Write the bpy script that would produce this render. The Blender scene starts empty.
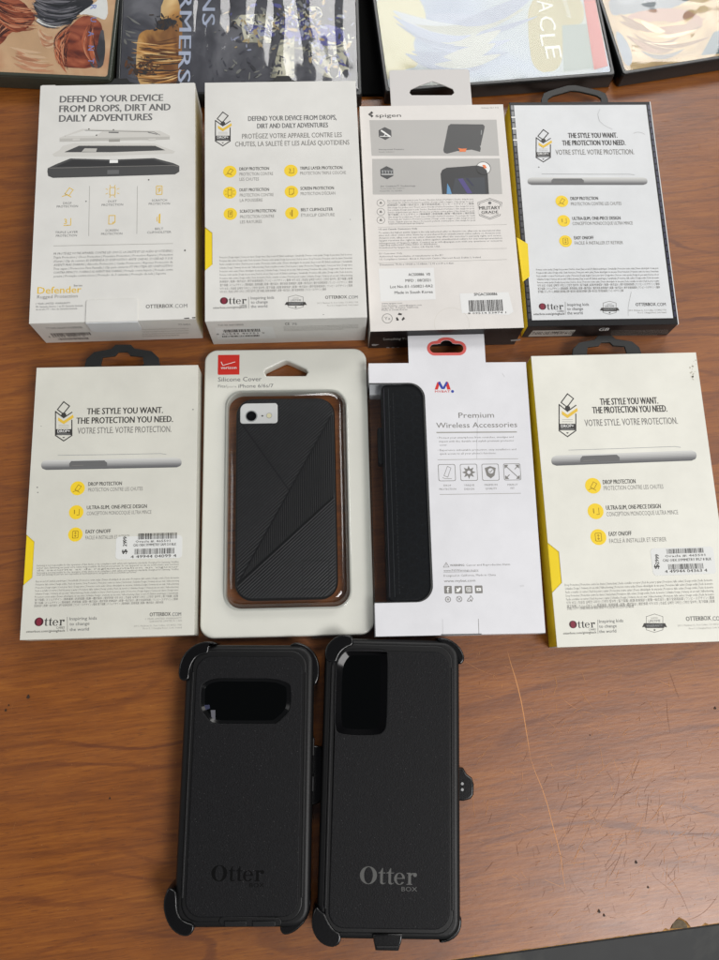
import bpy, math, random
from mathutils import Vector, Matrix, noise
random.seed(7)
R=math.radians
sc=bpy.context.scene; col=sc.collection
# ------------------------------------------------------------------ camera
H=0.52; F=802.612; PITCH=R(-12.933); ROLL=R(1.917)
Rwc=Matrix.Rotation(PITCH,3,'X')@Matrix.Rotation(ROLL,3,'Y')
CAM=Vector((0,0,H))
def ray(px,py): return Rwc.transposed()@Vector(((px-359.5)/F,-(py-480)/F,-1))
def at(px,py,z=0.):
    d=ray(px,py); return CAM+d*((z-H)/d.z)
cd=bpy.data.cameras.new('camera'); cam=bpy.data.objects.new('camera',cd); col.objects.link(cam)
cam.matrix_world=Matrix.Translation(CAM)@Rwc.transposed().to_4x4()
cd.sensor_fit='VERTICAL'; cd.sensor_height=24; cd.sensor_width=24*.749; cd.lens=24*F/960; cd.clip_start=.01; cd.clip_end=50
sc.camera=cam
# ------------------------------------------------------------------ materials
def lin(v): v/=255; return v/12.92 if v<=.04045 else ((v+.055)/1.055)**2.4
MATS={}
def mat(name,rgb,rough=.5,spec=.5,coat=0,metal=0,k=1.15):
    key=(name,rgb,rough)
    if key in MATS: return MATS[key]
    m=bpy.data.materials.new(name); m.use_nodes=True
    b=m.node_tree.nodes['Principled BSDF']
    b.inputs['Base Color'].default_value=(*[min(lin(v)*k,.9) for v in rgb],1)
    b.inputs['Roughness'].default_value=rough; b.inputs['Specular IOR Level'].default_value=spec
    b.inputs['Coat Weight'].default_value=coat; b.inputs['Metallic'].default_value=metal
    MATS[key]=m; return m
def N(m,t,**kw):
    n=m.node_tree.nodes.new(t)
    for k,v in kw.items():
        if k in n.inputs: n.inputs[k].default_value=v
        else: setattr(n,k,v)
    return n
def LK(m,a,b): m.node_tree.links.new(a,b)
def bsdf(m): return m.node_tree.nodes['Principled BSDF']
def textured(m,scale=60,amt=.06,bump=.0,bscale=400,bdist=.0002,spots=0.):
    """procedural tone variation, handling wear and a fine bump"""
    b=bsdf(m); c=tuple(b.inputs['Base Color'].default_value)
    tc=N(m,'ShaderNodeTexCoord')
    n1=N(m,'ShaderNodeTexNoise',Scale=scale,Detail=6.,Roughness=.6); LK(m,tc.outputs['Object'],n1.inputs['Vector'])
    r=N(m,'ShaderNodeMapRange'); r.inputs['From Min'].default_value=.25; r.inputs['From Max'].default_value=.75
    r.inputs['To Min'].default_value=1-amt; r.inputs['To Max'].default_value=1+amt*.5
    LK(m,n1.outputs['Fac'],r.inputs['Value'])
    mx=N(m,'ShaderNodeVectorMath',operation='SCALE'); mx.inputs[0].default_value=c[:3]; LK(m,r.outputs['Result'],mx.inputs['Scale'])
    out=mx.outputs['Vector']
    if spots:
        v=N(m,'ShaderNodeTexNoise',Scale=1500.,Detail=1.); LK(m,tc.outputs['Object'],v.inputs['Vector'])
        s=N(m,'ShaderNodeMapRange'); s.inputs['From Min'].default_value=.72; s.inputs['From Max'].default_value=.80
        s.inputs['To Max'].default_value=spots
        LK(m,v.outputs['Fac'],s.inputs['Value'])
        mm=N(m,'ShaderNodeMix',data_type='RGBA'); LK(m,s.outputs['Result'],mm.inputs['Factor']); LK(m,out,mm.inputs['A']); mm.inputs['B'].default_value=(.12,.12,.12,1)
        out=mm.outputs['Result']
    LK(m,out,b.inputs['Base Color'])
    if bump:
        n2=N(m,'ShaderNodeTexNoise',Scale=float(bscale),Detail=4.); LK(m,tc.outputs['Object'],n2.inputs['Vector'])
        bp=N(m,'ShaderNodeBump',Strength=bump,Distance=bdist); LK(m,n2.outputs['Fac'],bp.inputs['Height']); LK(m,bp.outputs['Normal'],b.inputs['Normal'])
    return m
card=lambda nm,rgb,rough=.42: textured(mat(nm,rgb,rough,.45),28,.09,.16,70,.0008)
M=dict(
 card1=card('white_card',(210,209,204)), card2=card('cool_white_card',(208,208,205)), card3=card('warm_white_card',(212,208,203)),
 card4=card('grey_white_card',(206,208,209)), card5=card('cream_card',(203,202,192)), card7=card('bright_white_card',(213,213,216)),
 card8=card('ivory_card',(217,216,206)), cardin=mat('bare_card_edge',(205,198,180),.8),
 yellow=textured(mat('yellow_card',(224,196,28),.45,.4),40,.06), black=textured(mat('black_card',(18,18,20),.4,.3),40,.2),
 plastic=textured(mat('black_plastic',(13,13,14),.42,.4),80,.2,.15,900,.0001),
 hang=textured(mat('black_hanger_plastic',(34,35,35),.5,.4),80,.2,.1,700,.0001),
 ink=mat('dark_ink',(52,50,48),.5), grey=mat('grey_ink',(122,120,116),.5), lgrey=mat('pale_grey_ink',(150,148,142),.5),
 mgrey=mat('mid_grey_ink',(98,98,98),.5), yel=mat('yellow_ink',(228,196,40),.5), gold=mat('gold_ink',(214,178,60),.5),
 red=mat('red_ink',(196,42,32),.45), redring=mat('salmon_red_ink',(196,84,78),.5), blue=mat('blue_ink',(40,60,150),.5), maroon=mat('maroon_ink',(120,30,50),.5),
 white=mat('white_ink',(225,225,222),.5), silver=mat('silver_ink',(150,152,152),.45), panelgrey=textured(mat('grey_print',(172,170,166),.45),30,.03),
 sticker=mat('sticker_paper',(212,213,210),.35), stickerw=mat('white_sticker_paper',(216,216,214),.4),
 orange=mat('orange_ink',(220,120,70),.5), navy=mat('navy_ink',(40,42,66),.45), skyb=mat('sky_blue_ink',(90,140,180),.5), violet=mat('violet_ink',(75,65,120),.5),
 dkp=mat('charcoal_print',(70,70,70),.45), dkp2=mat('dark_charcoal_print',(48,48,49),.45),
 gloss=mat('glossy_black_plastic',(4,4,5),.12,.22), lens=mat('camera_lens_glass',(3,3,4),.04,.6), phonewhite=textured(mat('white_phone_back',(214,214,212),.3),60,.03),
)
def clear_mat(name,tint=(.97,.98,.98),gl=.09,rough=.08):
    m=bpy.data.materials.new(name); m.use_nodes=True; nt=m.node_tree; nt.nodes.clear()
    o=nt.nodes.new('ShaderNodeOutputMaterial'); t=nt.nodes.new('ShaderNodeBsdfTransparent'); t.inputs[0].default_value=(*tint,1)
    g=nt.nodes.new('ShaderNodeBsdfGlossy'); g.inputs['Roughness'].default_value=rough
    lw=nt.nodes.new('ShaderNodeLayerWeight'); lw.inputs['Blend'].default_value=.25
    mr=nt.nodes.new('ShaderNodeMapRange'); mr.inputs['To Min'].default_value=gl*.5; mr.inputs['To Max'].default_value=.6
    mx=nt.nodes.new('ShaderNodeMixShader'); L=nt.links.new
    L(lw.outputs['Fresnel'],mr.inputs['Value']); L(mr.outputs['Result'],mx.inputs[0]); L(t.outputs[0],mx.inputs[1]); L(g.outputs[0],mx.inputs[2]); L(mx.outputs[0],o.inputs[0])
    return m
M['film3']=clear_mat('thin_sleeve_film',gl=.035,rough=.08); M['clear']=clear_mat('clear_plastic',gl=.11,rough=.06); M['film']=clear_mat('clear_sleeve_film',gl=.10,rough=.05)
# ------------------------------------------------------------------ mesh builder
class MB:
    def __init__(s): s.v=[]; s.f=[]; s.m=[]; s.ml=[]
    def mi(s,m):
        if m not in s.ml: s.ml.append(m)
        return s.ml.index(m)
    def add(s,vs,fs,m):
        o=len(s.v); s.v+= [tuple(v) for v in vs]; s.f+=[tuple(i+o for i in f) for f in fs]; s.m+=[s.mi(m)]*len(fs)
    def build(s,name,parent=None,smooth=None,bevel=0):
        me=bpy.data.meshes.new(name); me.from_pydata(s.v,[],s.f)
        for m in s.ml: me.materials.append(m)
        me.polygons.foreach_set('material_index',s.m); me.update()
        if smooth:
            me.polygons.foreach_set('use_smooth',[True]*len(s.f)); me.set_sharp_from_angle(angle=R(smooth))
        o=bpy.data.objects.new(name,me); col.objects.link(o)
        if parent: o.parent=parent
        if bevel:
            b=o.modifiers.new('bevel','BEVEL'); b.width=bevel; b.segments=3; b.limit_method='ANGLE'
        return o
class Surf:
    """a flat face of a thing in the thing's own coordinates; root = (x,y,angle)"""
    def __init__(s,root,O,U=(1,0,0),V=(0,1,0)):
        s.O=Vector(O); s.U=Vector(U); s.V=Vector(V); s.Nn=s.U.cross(s.V)
        s.inv=(Matrix.Translation((root[0],root[1],0))@Matrix.Rotation(root[2],4,'Z')).inverted()
    def P(s,u,v,h=0): return s.O+s.U*u+s.V*v+s.Nn*h
    def px(s,x,y):
        c=s.inv@CAM; d=s.inv.to_3x3()@ray(x,y); t=(s.O-c).dot(s.Nn)/d.dot(s.Nn); q=c+d*t-s.O
        return q.dot(s.U),q.dot(s.V)
def Z(bx,by,s): return lambda x,y:(bx+x/s,by+y/s)
E1=.00005
def poly(mb,S,pts,m,l=1): mb.add([S.P(u,v,E1*l) for u,v in pts],[tuple(range(len(pts)))],m)
def ppoly(mb,S,z,pts,m,l=1):
    q=[S.px(*z(*p)) for p in pts]
    a=sum(q[i][0]*q[(i+1)%len(q)][1]-q[(i+1)%len(q)][0]*q[i][1] for i in range(len(q)))
    if a<0: q.reverse()
    poly(mb,S,q,m,l); return q
def stroke(mb,S,pts,w,m,l=1,closed=False):
    n=len(pts)
    for i in range(n if closed else n-1):
        a=Vector(pts[i]).to_2d() if False else Vector((pts[i][0],pts[i][1])); b=Vector((pts[(i+1)%n][0],pts[(i+1)%n][1])); d=b-a
        if d.length<1e-9: continue
        d.normalize(); nn=Vector((-d.y,d.x))*w/2; a=a-d*w*.45; b=b+d*w*.45
        k=l+.05*(i%3)
        mb.add([S.P(*(p),E1*k) for p in (a-nn,b-nn,b+nn,a+nn)],[(0,1,2,3)],m)
def pstroke(mb,S,z,pts,w,m,l=1,closed=False): stroke(mb,S,[S.px(*z(*p)) for p in pts],w,m,l,closed)
def circ(c,r,n=28,ry=None,a0=0,a1=2*math.pi): ry=ry or r; return [(c[0]+r*math.cos(a0+(a1-a0)*i/n),c[1]+ry*math.sin(a0+(a1-a0)*i/n)) for i in range(n+(0 if abs(a1-a0-2*math.pi)<1e-6 else 1))]
def disc(mb,S,c,r,m,l=1,n=28,ry=None): poly(mb,S,circ(c,r,n,ry),m,l)
def ringp(mb,S,a,b,m,l=1):
    n=len(a); mb.add([S.P(*p,E1*l) for p in a]+[S.P(*p,E1*l) for p in b],[(i,(i+1)%n,n+(i+1)%n,n+i) for i in range(n)],m)
def rrect(x0,y0,x1,y1,r,n=6):
    if not hasattr(r,'__len__'): r=(r,)*4     # order: BL BR TR TL
    out=[]
    for (cx,cy,a,rr) in ((x0+r[0],y0+r[0],180,r[0]),(x1-r[1],y0+r[1],270,r[1]),(x1-r[2],y1-r[2],0,r[2]),(x0+r[3],y1-r[3],90,r[3])):
        if rr<=1e-7: out.append((cx,cy)); continue
        out+=[(cx+rr*math.cos(R(a+90*i/n)),cy+rr*math.sin(R(a+90*i/n))) for i in range(n+1)]
    return out
def plate(mb,outer,holes,z0,z1,m,bev=0.,S=None,res=2):
    cu=bpy.data.curves.new('c','CURVE'); cu.dimensions='2D'; cu.fill_mode='BOTH'
    for lp in [outer]+list(holes):
        sp=cu.splines.new('POLY'); sp.points.add(len(lp)-1)
        for i,p in enumerate(lp): sp.points[i].co=(p[0],p[1],0,1)
        sp.use_cyclic_u=True
    cu.extrude=max((z1-z0)/2-bev,1e-6); cu.bevel_depth=bev; cu.bevel_resolution=res; cu.offset=-bev
    ob=bpy.data.objects.new('c',cu); me=bpy.data.meshes.new_from_object(ob)
    zc=(z0+z1)/2
    vs=[(v.co.x,v.co.y,v.co.z+zc) for v in me.vertices]
    if S: vs=[S.P(*v) for v in vs]
    mb.add(vs,[tuple(p.vertices) for p in me.polygons],m)
    bpy.data.objects.remove(ob); bpy.data.curves.remove(cu); bpy.data.meshes.remove(me)
def boxm(mb,x0,x1,y0,y1,z0,z1,m):
    mb.add([(x,y,z) for z in (z0,z1) for y in (y0,y1) for x in (x0,x1)],[(0,2,3,1),(4,5,7,6),(0,1,5,4),(2,6,7,3),(0,4,6,2),(1,3,7,5)],m)
def textmesh(s,res=2,bold=0.,shear=0.,space=1.):
    cu=bpy.data.curves.new('t','FONT'); cu.body=s; cu.resolution_u=res; cu.offset=bold; cu.shear=shear; cu.space_character=space
    ob=bpy.data.objects.new('t',cu); me=bpy.data.meshes.new_from_object(ob)
    v=[tuple(p.co) for p in me.vertices]; f=[tuple(p.vertices) for p in me.polygons]
    bpy.data.objects.remove(ob); bpy.data.curves.remove(cu); bpy.data.meshes.remove(me)
    return v,f
_hv,_=textmesh('H'); CAP=max(p[1] for p in _hv)
def text(mb,S,s,x0,y,w,cap,m,l=1,res=2,bold=0.,shear=0.,rot=0,align='L',space=1.):
    if bold>0:
        d=cap*bold*2.2; c,sn=math.cos(rot),math.sin(rot)
        if w: w-=d
        for i in range(3):
            k=d*i/2; text(mb,S,s,x0+c*k,y+sn*k,w,cap,m,l+.12*i,res,0,shear,rot,align,space)
        return
    """baseline start (x0,y) in face units, fitted to width w (None: natural*0.8)"""
    v,f=textmesh(s,res,bold,shear,space)
    if not v: return
    a=min(p[0] for p in v); b=max(p[0] for p in v); sy=cap/CAP; sx=w/(b-a) if w else sy*.85
    if align=='R': x0-= (b-a)*sx
    if align=='C': x0-= (b-a)*sx/2
    c,sn=math.cos(rot),math.sin(rot); out=[]
    for p in v:
        X=(p[0]-a)*sx; Y=p[1]*sy; out.append(S.P(x0+X*c-Y*sn,y+X*sn+Y*c,E1*l))
    mb.add(out,f,m)
MM=.00065   # about a photo pixel on the desk, in metres
def ptext(mb,S,z,s,x0,x1,bl,cap,m,**kw):
    a=S.px(*z(x0,bl)); b=S.px(*z(x1,bl)); t=S.px(*z(x0,bl-cap))
    text(mb,S,s,a[0],(a[1]+b[1])/2,b[0]-a[0],(t[1]-a[1]),m,**kw)
def tag(o,label=None,cat=None,group=None,kind=None):
    for k,v in (('label',label),('category',cat),('group',group),('kind',kind)):
        if v: o[k]=v
    return o
def empty(name,root,label,cat,group=None):
    o=bpy.data.objects.new(name,None); o.empty_display_size=.02; col.objects.link(o)
    o.location=(root[0],root[1],0); o.rotation_euler=(0,0,root[2]); return tag(o,label,cat,group)
# ------------------------------------------------------------------ shared print
LEG=["Proteccion | Design elegant | Concu pour durer | Design mince","Drop Protection | Protection contre les chutes | Sturzschutz",
"Proteccion contra caidas | Diseno ultradelgado de una pieza","Schlankes Design | Ontwerp uit een stuk | Valbescherming","Facile a installer et retirer | Facil de poner y quitar",
"Protezione dalle cadute | Design sottile | Facile da inserire","Protecao contra quedas | Design de peca unica | Facil de colocar","Easy on and off | Einfach anzubringen | Gemakkelijk"]
CJK=["落下保護 | スリムデザイン | 簡単着脱 | 防摔保護 | 超薄一體式設計 | 便於拆裝","낙하 보호 | 초슬림 일체형 디자인 | 간편한 탈부착 | 落下保護 | 超薄","防摔保护 | 超薄一体式设计 | 便于安装和拆卸 | ワンピースデザイン | 簡単"]
def smallprint(mb,S,z,x0,x1,y0,y1,n,ncjk,m,drift=0,cap=None,seed=0,words=LEG,shear=0,last=.8,slope=0):
    rnd=random.Random(seed)
    for i in range(n):
        y=y0+(y1-y0)*i/max(1,n-1); xa=x0+drift*i/n; xb=x1+drift*i/n
        if i==n-1: xb=xa+(xb-xa)*last
        cj=i>=n-ncjk
        if cj: s=' '.join(rnd.sample(CJK,2))
        else:
            s=' | '.join(rnd.sample(words,3)) if len(words)>3 else words[i%len(words)]
        c=cap or (y1-y0)/max(1,n-1)*.52
        ptext(mb,S,z,s,xa,xb,y+slope*0,c,m,res=1)
def otter(mb,S,x,y,w,mo,m,l=1,sub=None,subm=None):
    """high contrast serif wordmark, lower left (x,y), width w"""
    k=w/3.55; T=lambda pts:[(x+a*k,y+b*k) for a,b in pts]
    ringp(mb,S,T(circ((.52,.5),.52,36,.5)),T(circ((.52,.5),.27,36,.46)),mo,l)
    def t(o):
        poly(mb,S,T([(o+.08,.1),(o+.14,.02),(o+.27,.0),(o+.42,.08),(o+.40,.11),(o+.30,.06),(o+.24,.12),(o+.24,.62),(o+.4,.62),(o+.4,.67),(o+.24,.67),(o+.24,.92),(o+.2,.92),(o+.08,.7),(o-.04,.66),(o-.04,.62),(o+.08,.62)]),m,l)
    t(1.16); t(1.66)
    ro,ri=circ((2.42,.33),.33,30,.34,R(0),R(325)),circ((2.42,.33),.17,30,.30,R(0),R(325))
    n=len(ro); mb.add([S.P(*p,E1*l) for p in T(ro)]+[S.P(*p,E1*l) for p in T(ri)],[(i,i+1,n+i+1,n+i) for i in range(n-1)],m)
    poly(mb,S,T([(2.2,.33),(2.74,.33),(2.74,.38),(2.2,.38)]),m,l+.3)
    poly(mb,S,T([(2.85,.0),(3.2,.0),(3.2,.04),(3.12,.06),(3.12,.5),(3.22,.6),(3.3,.6),(3.3,.66),(3.18,.66),(3.12,.6),(3.12,.67),(2.85,.67),(2.85,.63),(2.95,.6),(2.95,.06),(2.85,.04)]),m,l)
    disc(mb,S,T([(3.36,.56)])[0],.12*k,m,l+.3,14)
    if sub: text(mb,S,sub,x+3.5*k,y-.36*k,.95*k,.24*k,subm or m,l,align='R')
def badge(S,parent,z,cx,y0,y1,w,ink=None,yl=None):
    """drop test shield: tilted phone, chevron, dark bands; pixel box"""
    ink=ink or M['ink']; yl=yl or M['gold']; mb=MB()
    h=y1-y0; X=lambda a,b:(cx+a*w,y0+b*h)
    lw=.0007
    pstroke(mb,S,z,[X(.0,.0),X(.3,.11),X(-.02,.31),X(-.32,.2)],lw,ink,1,True)
    ppoly(mb,S,z,[X(-.1,.3),X(0,.27),X(.12,.3),X(.14,.35),X(0,.41),X(-.14,.35)],ink,1.4)
    pstroke(mb,S,z,[X(.42,.27),X(0,.41),X(-.42,.25),X(-.42,.86),X(0,1.),X(.42,.86),X(.42,.47)],lw,ink)
    ppoly(mb,S,z,[X(-.28,.40),X(0,.49),X(.48,.33),X(.52,.40),X(0,.57),X(-.28,.48)],yl,1.8)
    ppoly(mb,S,z,[X(-.42,.7),X(.42,.7),X(.42,.85),X(-.42,.85)],ink,1.6)
    for q in (.6,.65): pstroke(mb,S,z,[X(-.26,q),X(.26,q)],.00025,M['lgrey'],1.2)
    ptext(mb,S,z,'DROP+',cx-.32*w,cx+.32*w,y0+.785*h,.07*h,M['white'],l=2.4,bold=.02)
    pstroke(mb,S,z,[X(-.32,.825),X(.32,.825)],.0003,M['silver'],2.3)
    ppoly(mb,S,z,[X(-.07,.9),X(.07,.9),X(0,.935)],ink,1.3)
    return mb.build('drop_badge',parent)
def warranty(S,parent,z,x0,x1,y0,y1):
    mb=MB(); cx=(x0+x1)/2; cy=(y0+y1)/2; w=x1-x0; h=y1-y0; X=lambda a,b:(cx+a*w,cy+b*h)
    pstroke(mb,S,z,[X(-.33,-.36),X(0,-.5),X(.33,-.36),X(.33,.36),X(0,.5),X(-.33,.36)],.0003,M['grey'],1,True)
    ppoly(mb,S,z,[X(-.42,0),X(-.5,.22),X(-.38,.2),X(-.38,.26),X(.38,.26),X(.38,.2),X(.5,.22),X(.42,0)],M['ink'],1.5)
    ptext(mb,S,z,'WARRANTY',cx-.32*w,cx+.32*w,cy+.2*h,.14*h,M['silver'],l=2.2)
    ptext(mb,S,z,'LIFETIME',cx-.24*w,cx+.24*w,cy-.06*h,.13*h,M['mgrey'])
    ptext(mb,S,z,'LIMITED',cx-.14*w,cx+.14*w,cy-.24*h,.08*h,M['lgrey'])
    q=S.px(*z(*X(0,.37))); poly(mb,S,[(q[0]+(.0008 if i%2==0 else .00035)*math.sin(i*math.pi/5),q[1]+(.0008 if i%2==0 else .00035)*math.cos(i*math.pi/5)) for i in range(9,-1,-1)],M['ink'],1.2)
    return mb.build('warranty_emblem',parent)
def barcode(mb,S,z,x0,x1,y0,y1,m,seed=0,l=3,n=30):
    rnd=random.Random(seed); a=S.px(*z(x0,y1)); b=S.px(*z(x1,y0)); x=a[0]; W=b[0]-a[0]; u=W/(n*3.3)
    while x<b[0]-u:
        w=u*rnd.choice((1,1,2,3)); poly(mb,S,[(x,a[1]),(min(x+w,b[0]),a[1]),(min(x+w,b[0]),b[1]),(x,b[1])],m,l); x+=w+u*rnd.choice((1,1,2,2))
def icon_disc(S,parent,z,c,r,kind,bold=True):
    mb=MB(); q=S.px(*z(*c)); rr=abs(S.px(*z(c[0]+r,c[1]))[0]-q[0])
    if bold: disc(mb,S,q,rr,M['yel'],1,36)
    m=M['gold'] if not bold else mat('ochre_line_ink',(150,120,20),.5); w=.00035 if bold else .0005
    T=lambda pts:[(q[0]+a*rr,q[1]+b*rr) for a,b in pts]
    if kind=='drop':
        stroke(mb,S,T([(-.35,-.2),(.1,.5),(.5,.25),(.05,-.45)]),w,m,2,True); stroke(mb,S,T([(-.6,-.5),(-.1,-.3),(.3,-.6)]),w,m,2)
    elif kind=='dust':
        stroke(mb,S,T(rrect(-.28,-.45,.28,.45,.08,3)),w,m,2,True)
        for a in range(8):
            c2,s2=math.cos(a*.785+.4),math.sin(a*.785+.4); stroke(mb,S,T([(c2*.55,s2*.6),(c2*.75,s2*.8)]),w*.8,m,2)
    elif kind=='scratch':
        stroke(mb,S,T(rrect(-.3,-.5,.3,.5,.08,3)),w,m,2,True); stroke(mb,S,T([(-.15,.2),(.15,.25),(-.1,-.02),(.15,0),(-.1,-.25)]),w,m,2)
    elif kind in('1','3'):
        text(mb,S,kind,q[0]-.3*rr,q[1]-.25*rr,(.12 if kind=='1' else .32)*rr,.6*rr,m,2); stroke(mb,S,T([(.1,-.4),(.42,-.4),(.42,.4)]),w,m,2); 
        if kind=='3': stroke(mb,S,T([(-.3,-.42),(.1,-.42)]),w,m,2)
    elif kind=='screen':
        stroke(mb,S,T([(-.3,.5),(.35,.5),(.35,-.3),(.12,-.5),(-.3,-.5)]),w,m,2,True); stroke(mb,S,T([(.12,-.5),(.12,-.28),(.35,-.28)]),w*.8,m,2.2)
    elif kind=='clip':
        poly(mb,S,T([(-.08,-.5),(.1,-.6),(.12,.6),(-.05,.5)]),m,2); stroke(mb,S,T([(-.2,.2),(-.25,0),(-.2,-.3)]),w,m,2)
    elif kind=='onoff':
        stroke(mb,S,T(rrect(-.38,-.5,.38,.5,.12,3)),w,m,2,True); stroke(mb,S,T([(0,-.3),(0,.3)]),w*.8,m,2.2); stroke(mb,S,T([(-.12,.15),(0,.32),(.12,.15)]),w*.8,m,2.4); stroke(mb,S,T([(-.12,-.15),(0,-.32),(.12,-.15)]),w*.8,m,2.6)
    return mb.build('feature_icon',parent)
def hanger(parent,S,cx,ybase,w,h,m,th=.0008,depth=.004):
    """black plastic peg-hook tab: cx,ybase in face units"""
    k=w/2
    out=[(cx-k,ybase-depth),(cx+k,ybase-depth),(cx+k,ybase),(cx+k*.94,ybase+h*.45),(cx+k*.75,ybase+h*.72),(cx+k*.3,ybase+h*.84),(cx+k*.2,ybase+h),(cx-k*.2,ybase+h),(cx-k*.3,ybase+h*.84),(cx-k*.75,ybase+h*.72),(cx-k*.94,ybase+h*.45),(cx-k,ybase)]
    hole=[(cx-k*.5,ybase+h*.12),(cx+k*.5,ybase+h*.12),(cx+k*.56,ybase+h*.22),(cx+k*.52,ybase+h*.5),(cx+k*.2,ybase+h*.55),(cx+k*.12,ybase+h*.7),(cx-k*.12,ybase+h*.7),(cx-k*.2,ybase+h*.55),(cx-k*.52,ybase+h*.5),(cx-k*.56,ybase+h*.22)]
    mb=MB(); plate(mb,out,[hole],-th,th,m,.0003,S); return mb.build('hang_tab',parent,40)
def shell_box(parent,w,h,T,mf,notch=None,left=None,top=None,bottom=None,right=None,core=None):
    """folded carton: coloured core, thin panels on each side; notch=[(y0,y1,depth)] cut in the front's left edge"""
    t=.0005; core=core or mf
    b=MB(); boxm(b,-w/2+t,w/2-t,-h/2+t,h/2-t,.0002,T-t,core); b.build('inner_carton',parent)
    o=[(-w/2,-h/2),(w/2,-h/2),(w/2,h/2),(-w/2,h/2)]
    if notch:
        y0,y1,d=notch; s=d*.9; o+=[(-w/2,y1),(-w/2+d,y1-s),(-w/2+d,y0+s),(-w/2,y0)]
    f=MB(); plate(f,o,[],T-t,T,mf,.00018); fo=f.build('front_panel',parent,40)
    def side(name,pts,m):
        q=MB(); boxm(q,*pts,m); q.build(name,parent,bevel=.00015)
    z1=T-t-.00002
    side('bottom_flap',(-w/2+.0001,w/2-.0001,-h/2,-h/2+t,.0002,z1),bottom or mf)
    side('top_flap',(-w/2+.0001,w/2-.0001,h/2-t,h/2,.0002,z1),top or mf)
    side('side_panel',(-w/2,-w/2+t,-h/2+t+.00002,h/2-t-.00002,.0002,z1),left or mf)
    side('side_panel',(w/2-t,w/2,-h/2+t+.00002,h/2-t-.00002,.0002,z1),right or mf)
    return fo
BOX={'b1':(-.1476,.3047,R(2.66),.1065,.1771,.032),'b2':(-.0348,.3051,R(2.48),.1043,.1773,.038),'b3':(.0709,.2998,R(2.41),.1019,.1698,.029),
'b4':(.1795,.3110,R(1.77),.1033,.1740,.019),'b5':(-.1394,.1033,R(1.79),.1049,.1749,.018),'b6':(-.0303,.1122,R(1.49),.1085,.1908,.010),
'b7':(.0772,.1065,R(1.26),.1051,.1777,.020),'b8':(.1914,.1077,R(2.12),.1125,.1911,.019),
'pA':(-.0496,-.0668,R(-.18),.0771,.1564,.022),'pB':(.0351,-.0686,R(-1.31),.0820,.1667,.022)}
GB='white phone case cartons lying on the desk'
def marks(parent,S,z,pts,m=None,name='scuff_marks'):
    mb=MB()
    for p in pts: 
        q=S.px(*z(*p[:2])); disc(mb,S,q,p[2]*MM,m or M['mgrey'],1.5,7,p[2]*MM*.7)
    return mb.build(name,parent)
def bottomS(b): x,y,a,w,h,T=BOX[b]; return Surf((x,y,a),(0,-h/2,0),(1,0,0),(0,0,1))
def topS(b,dz=0): x,y,a,w,h,T=BOX[b]; return Surf((x,y,a),(0,0,T+dz))
def notch_of(S,z,ya,yb,xx,w,d):
    return (S.px(*z(xx,yb))[1],S.px(*z(xx,ya))[1],d*MM)
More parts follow.
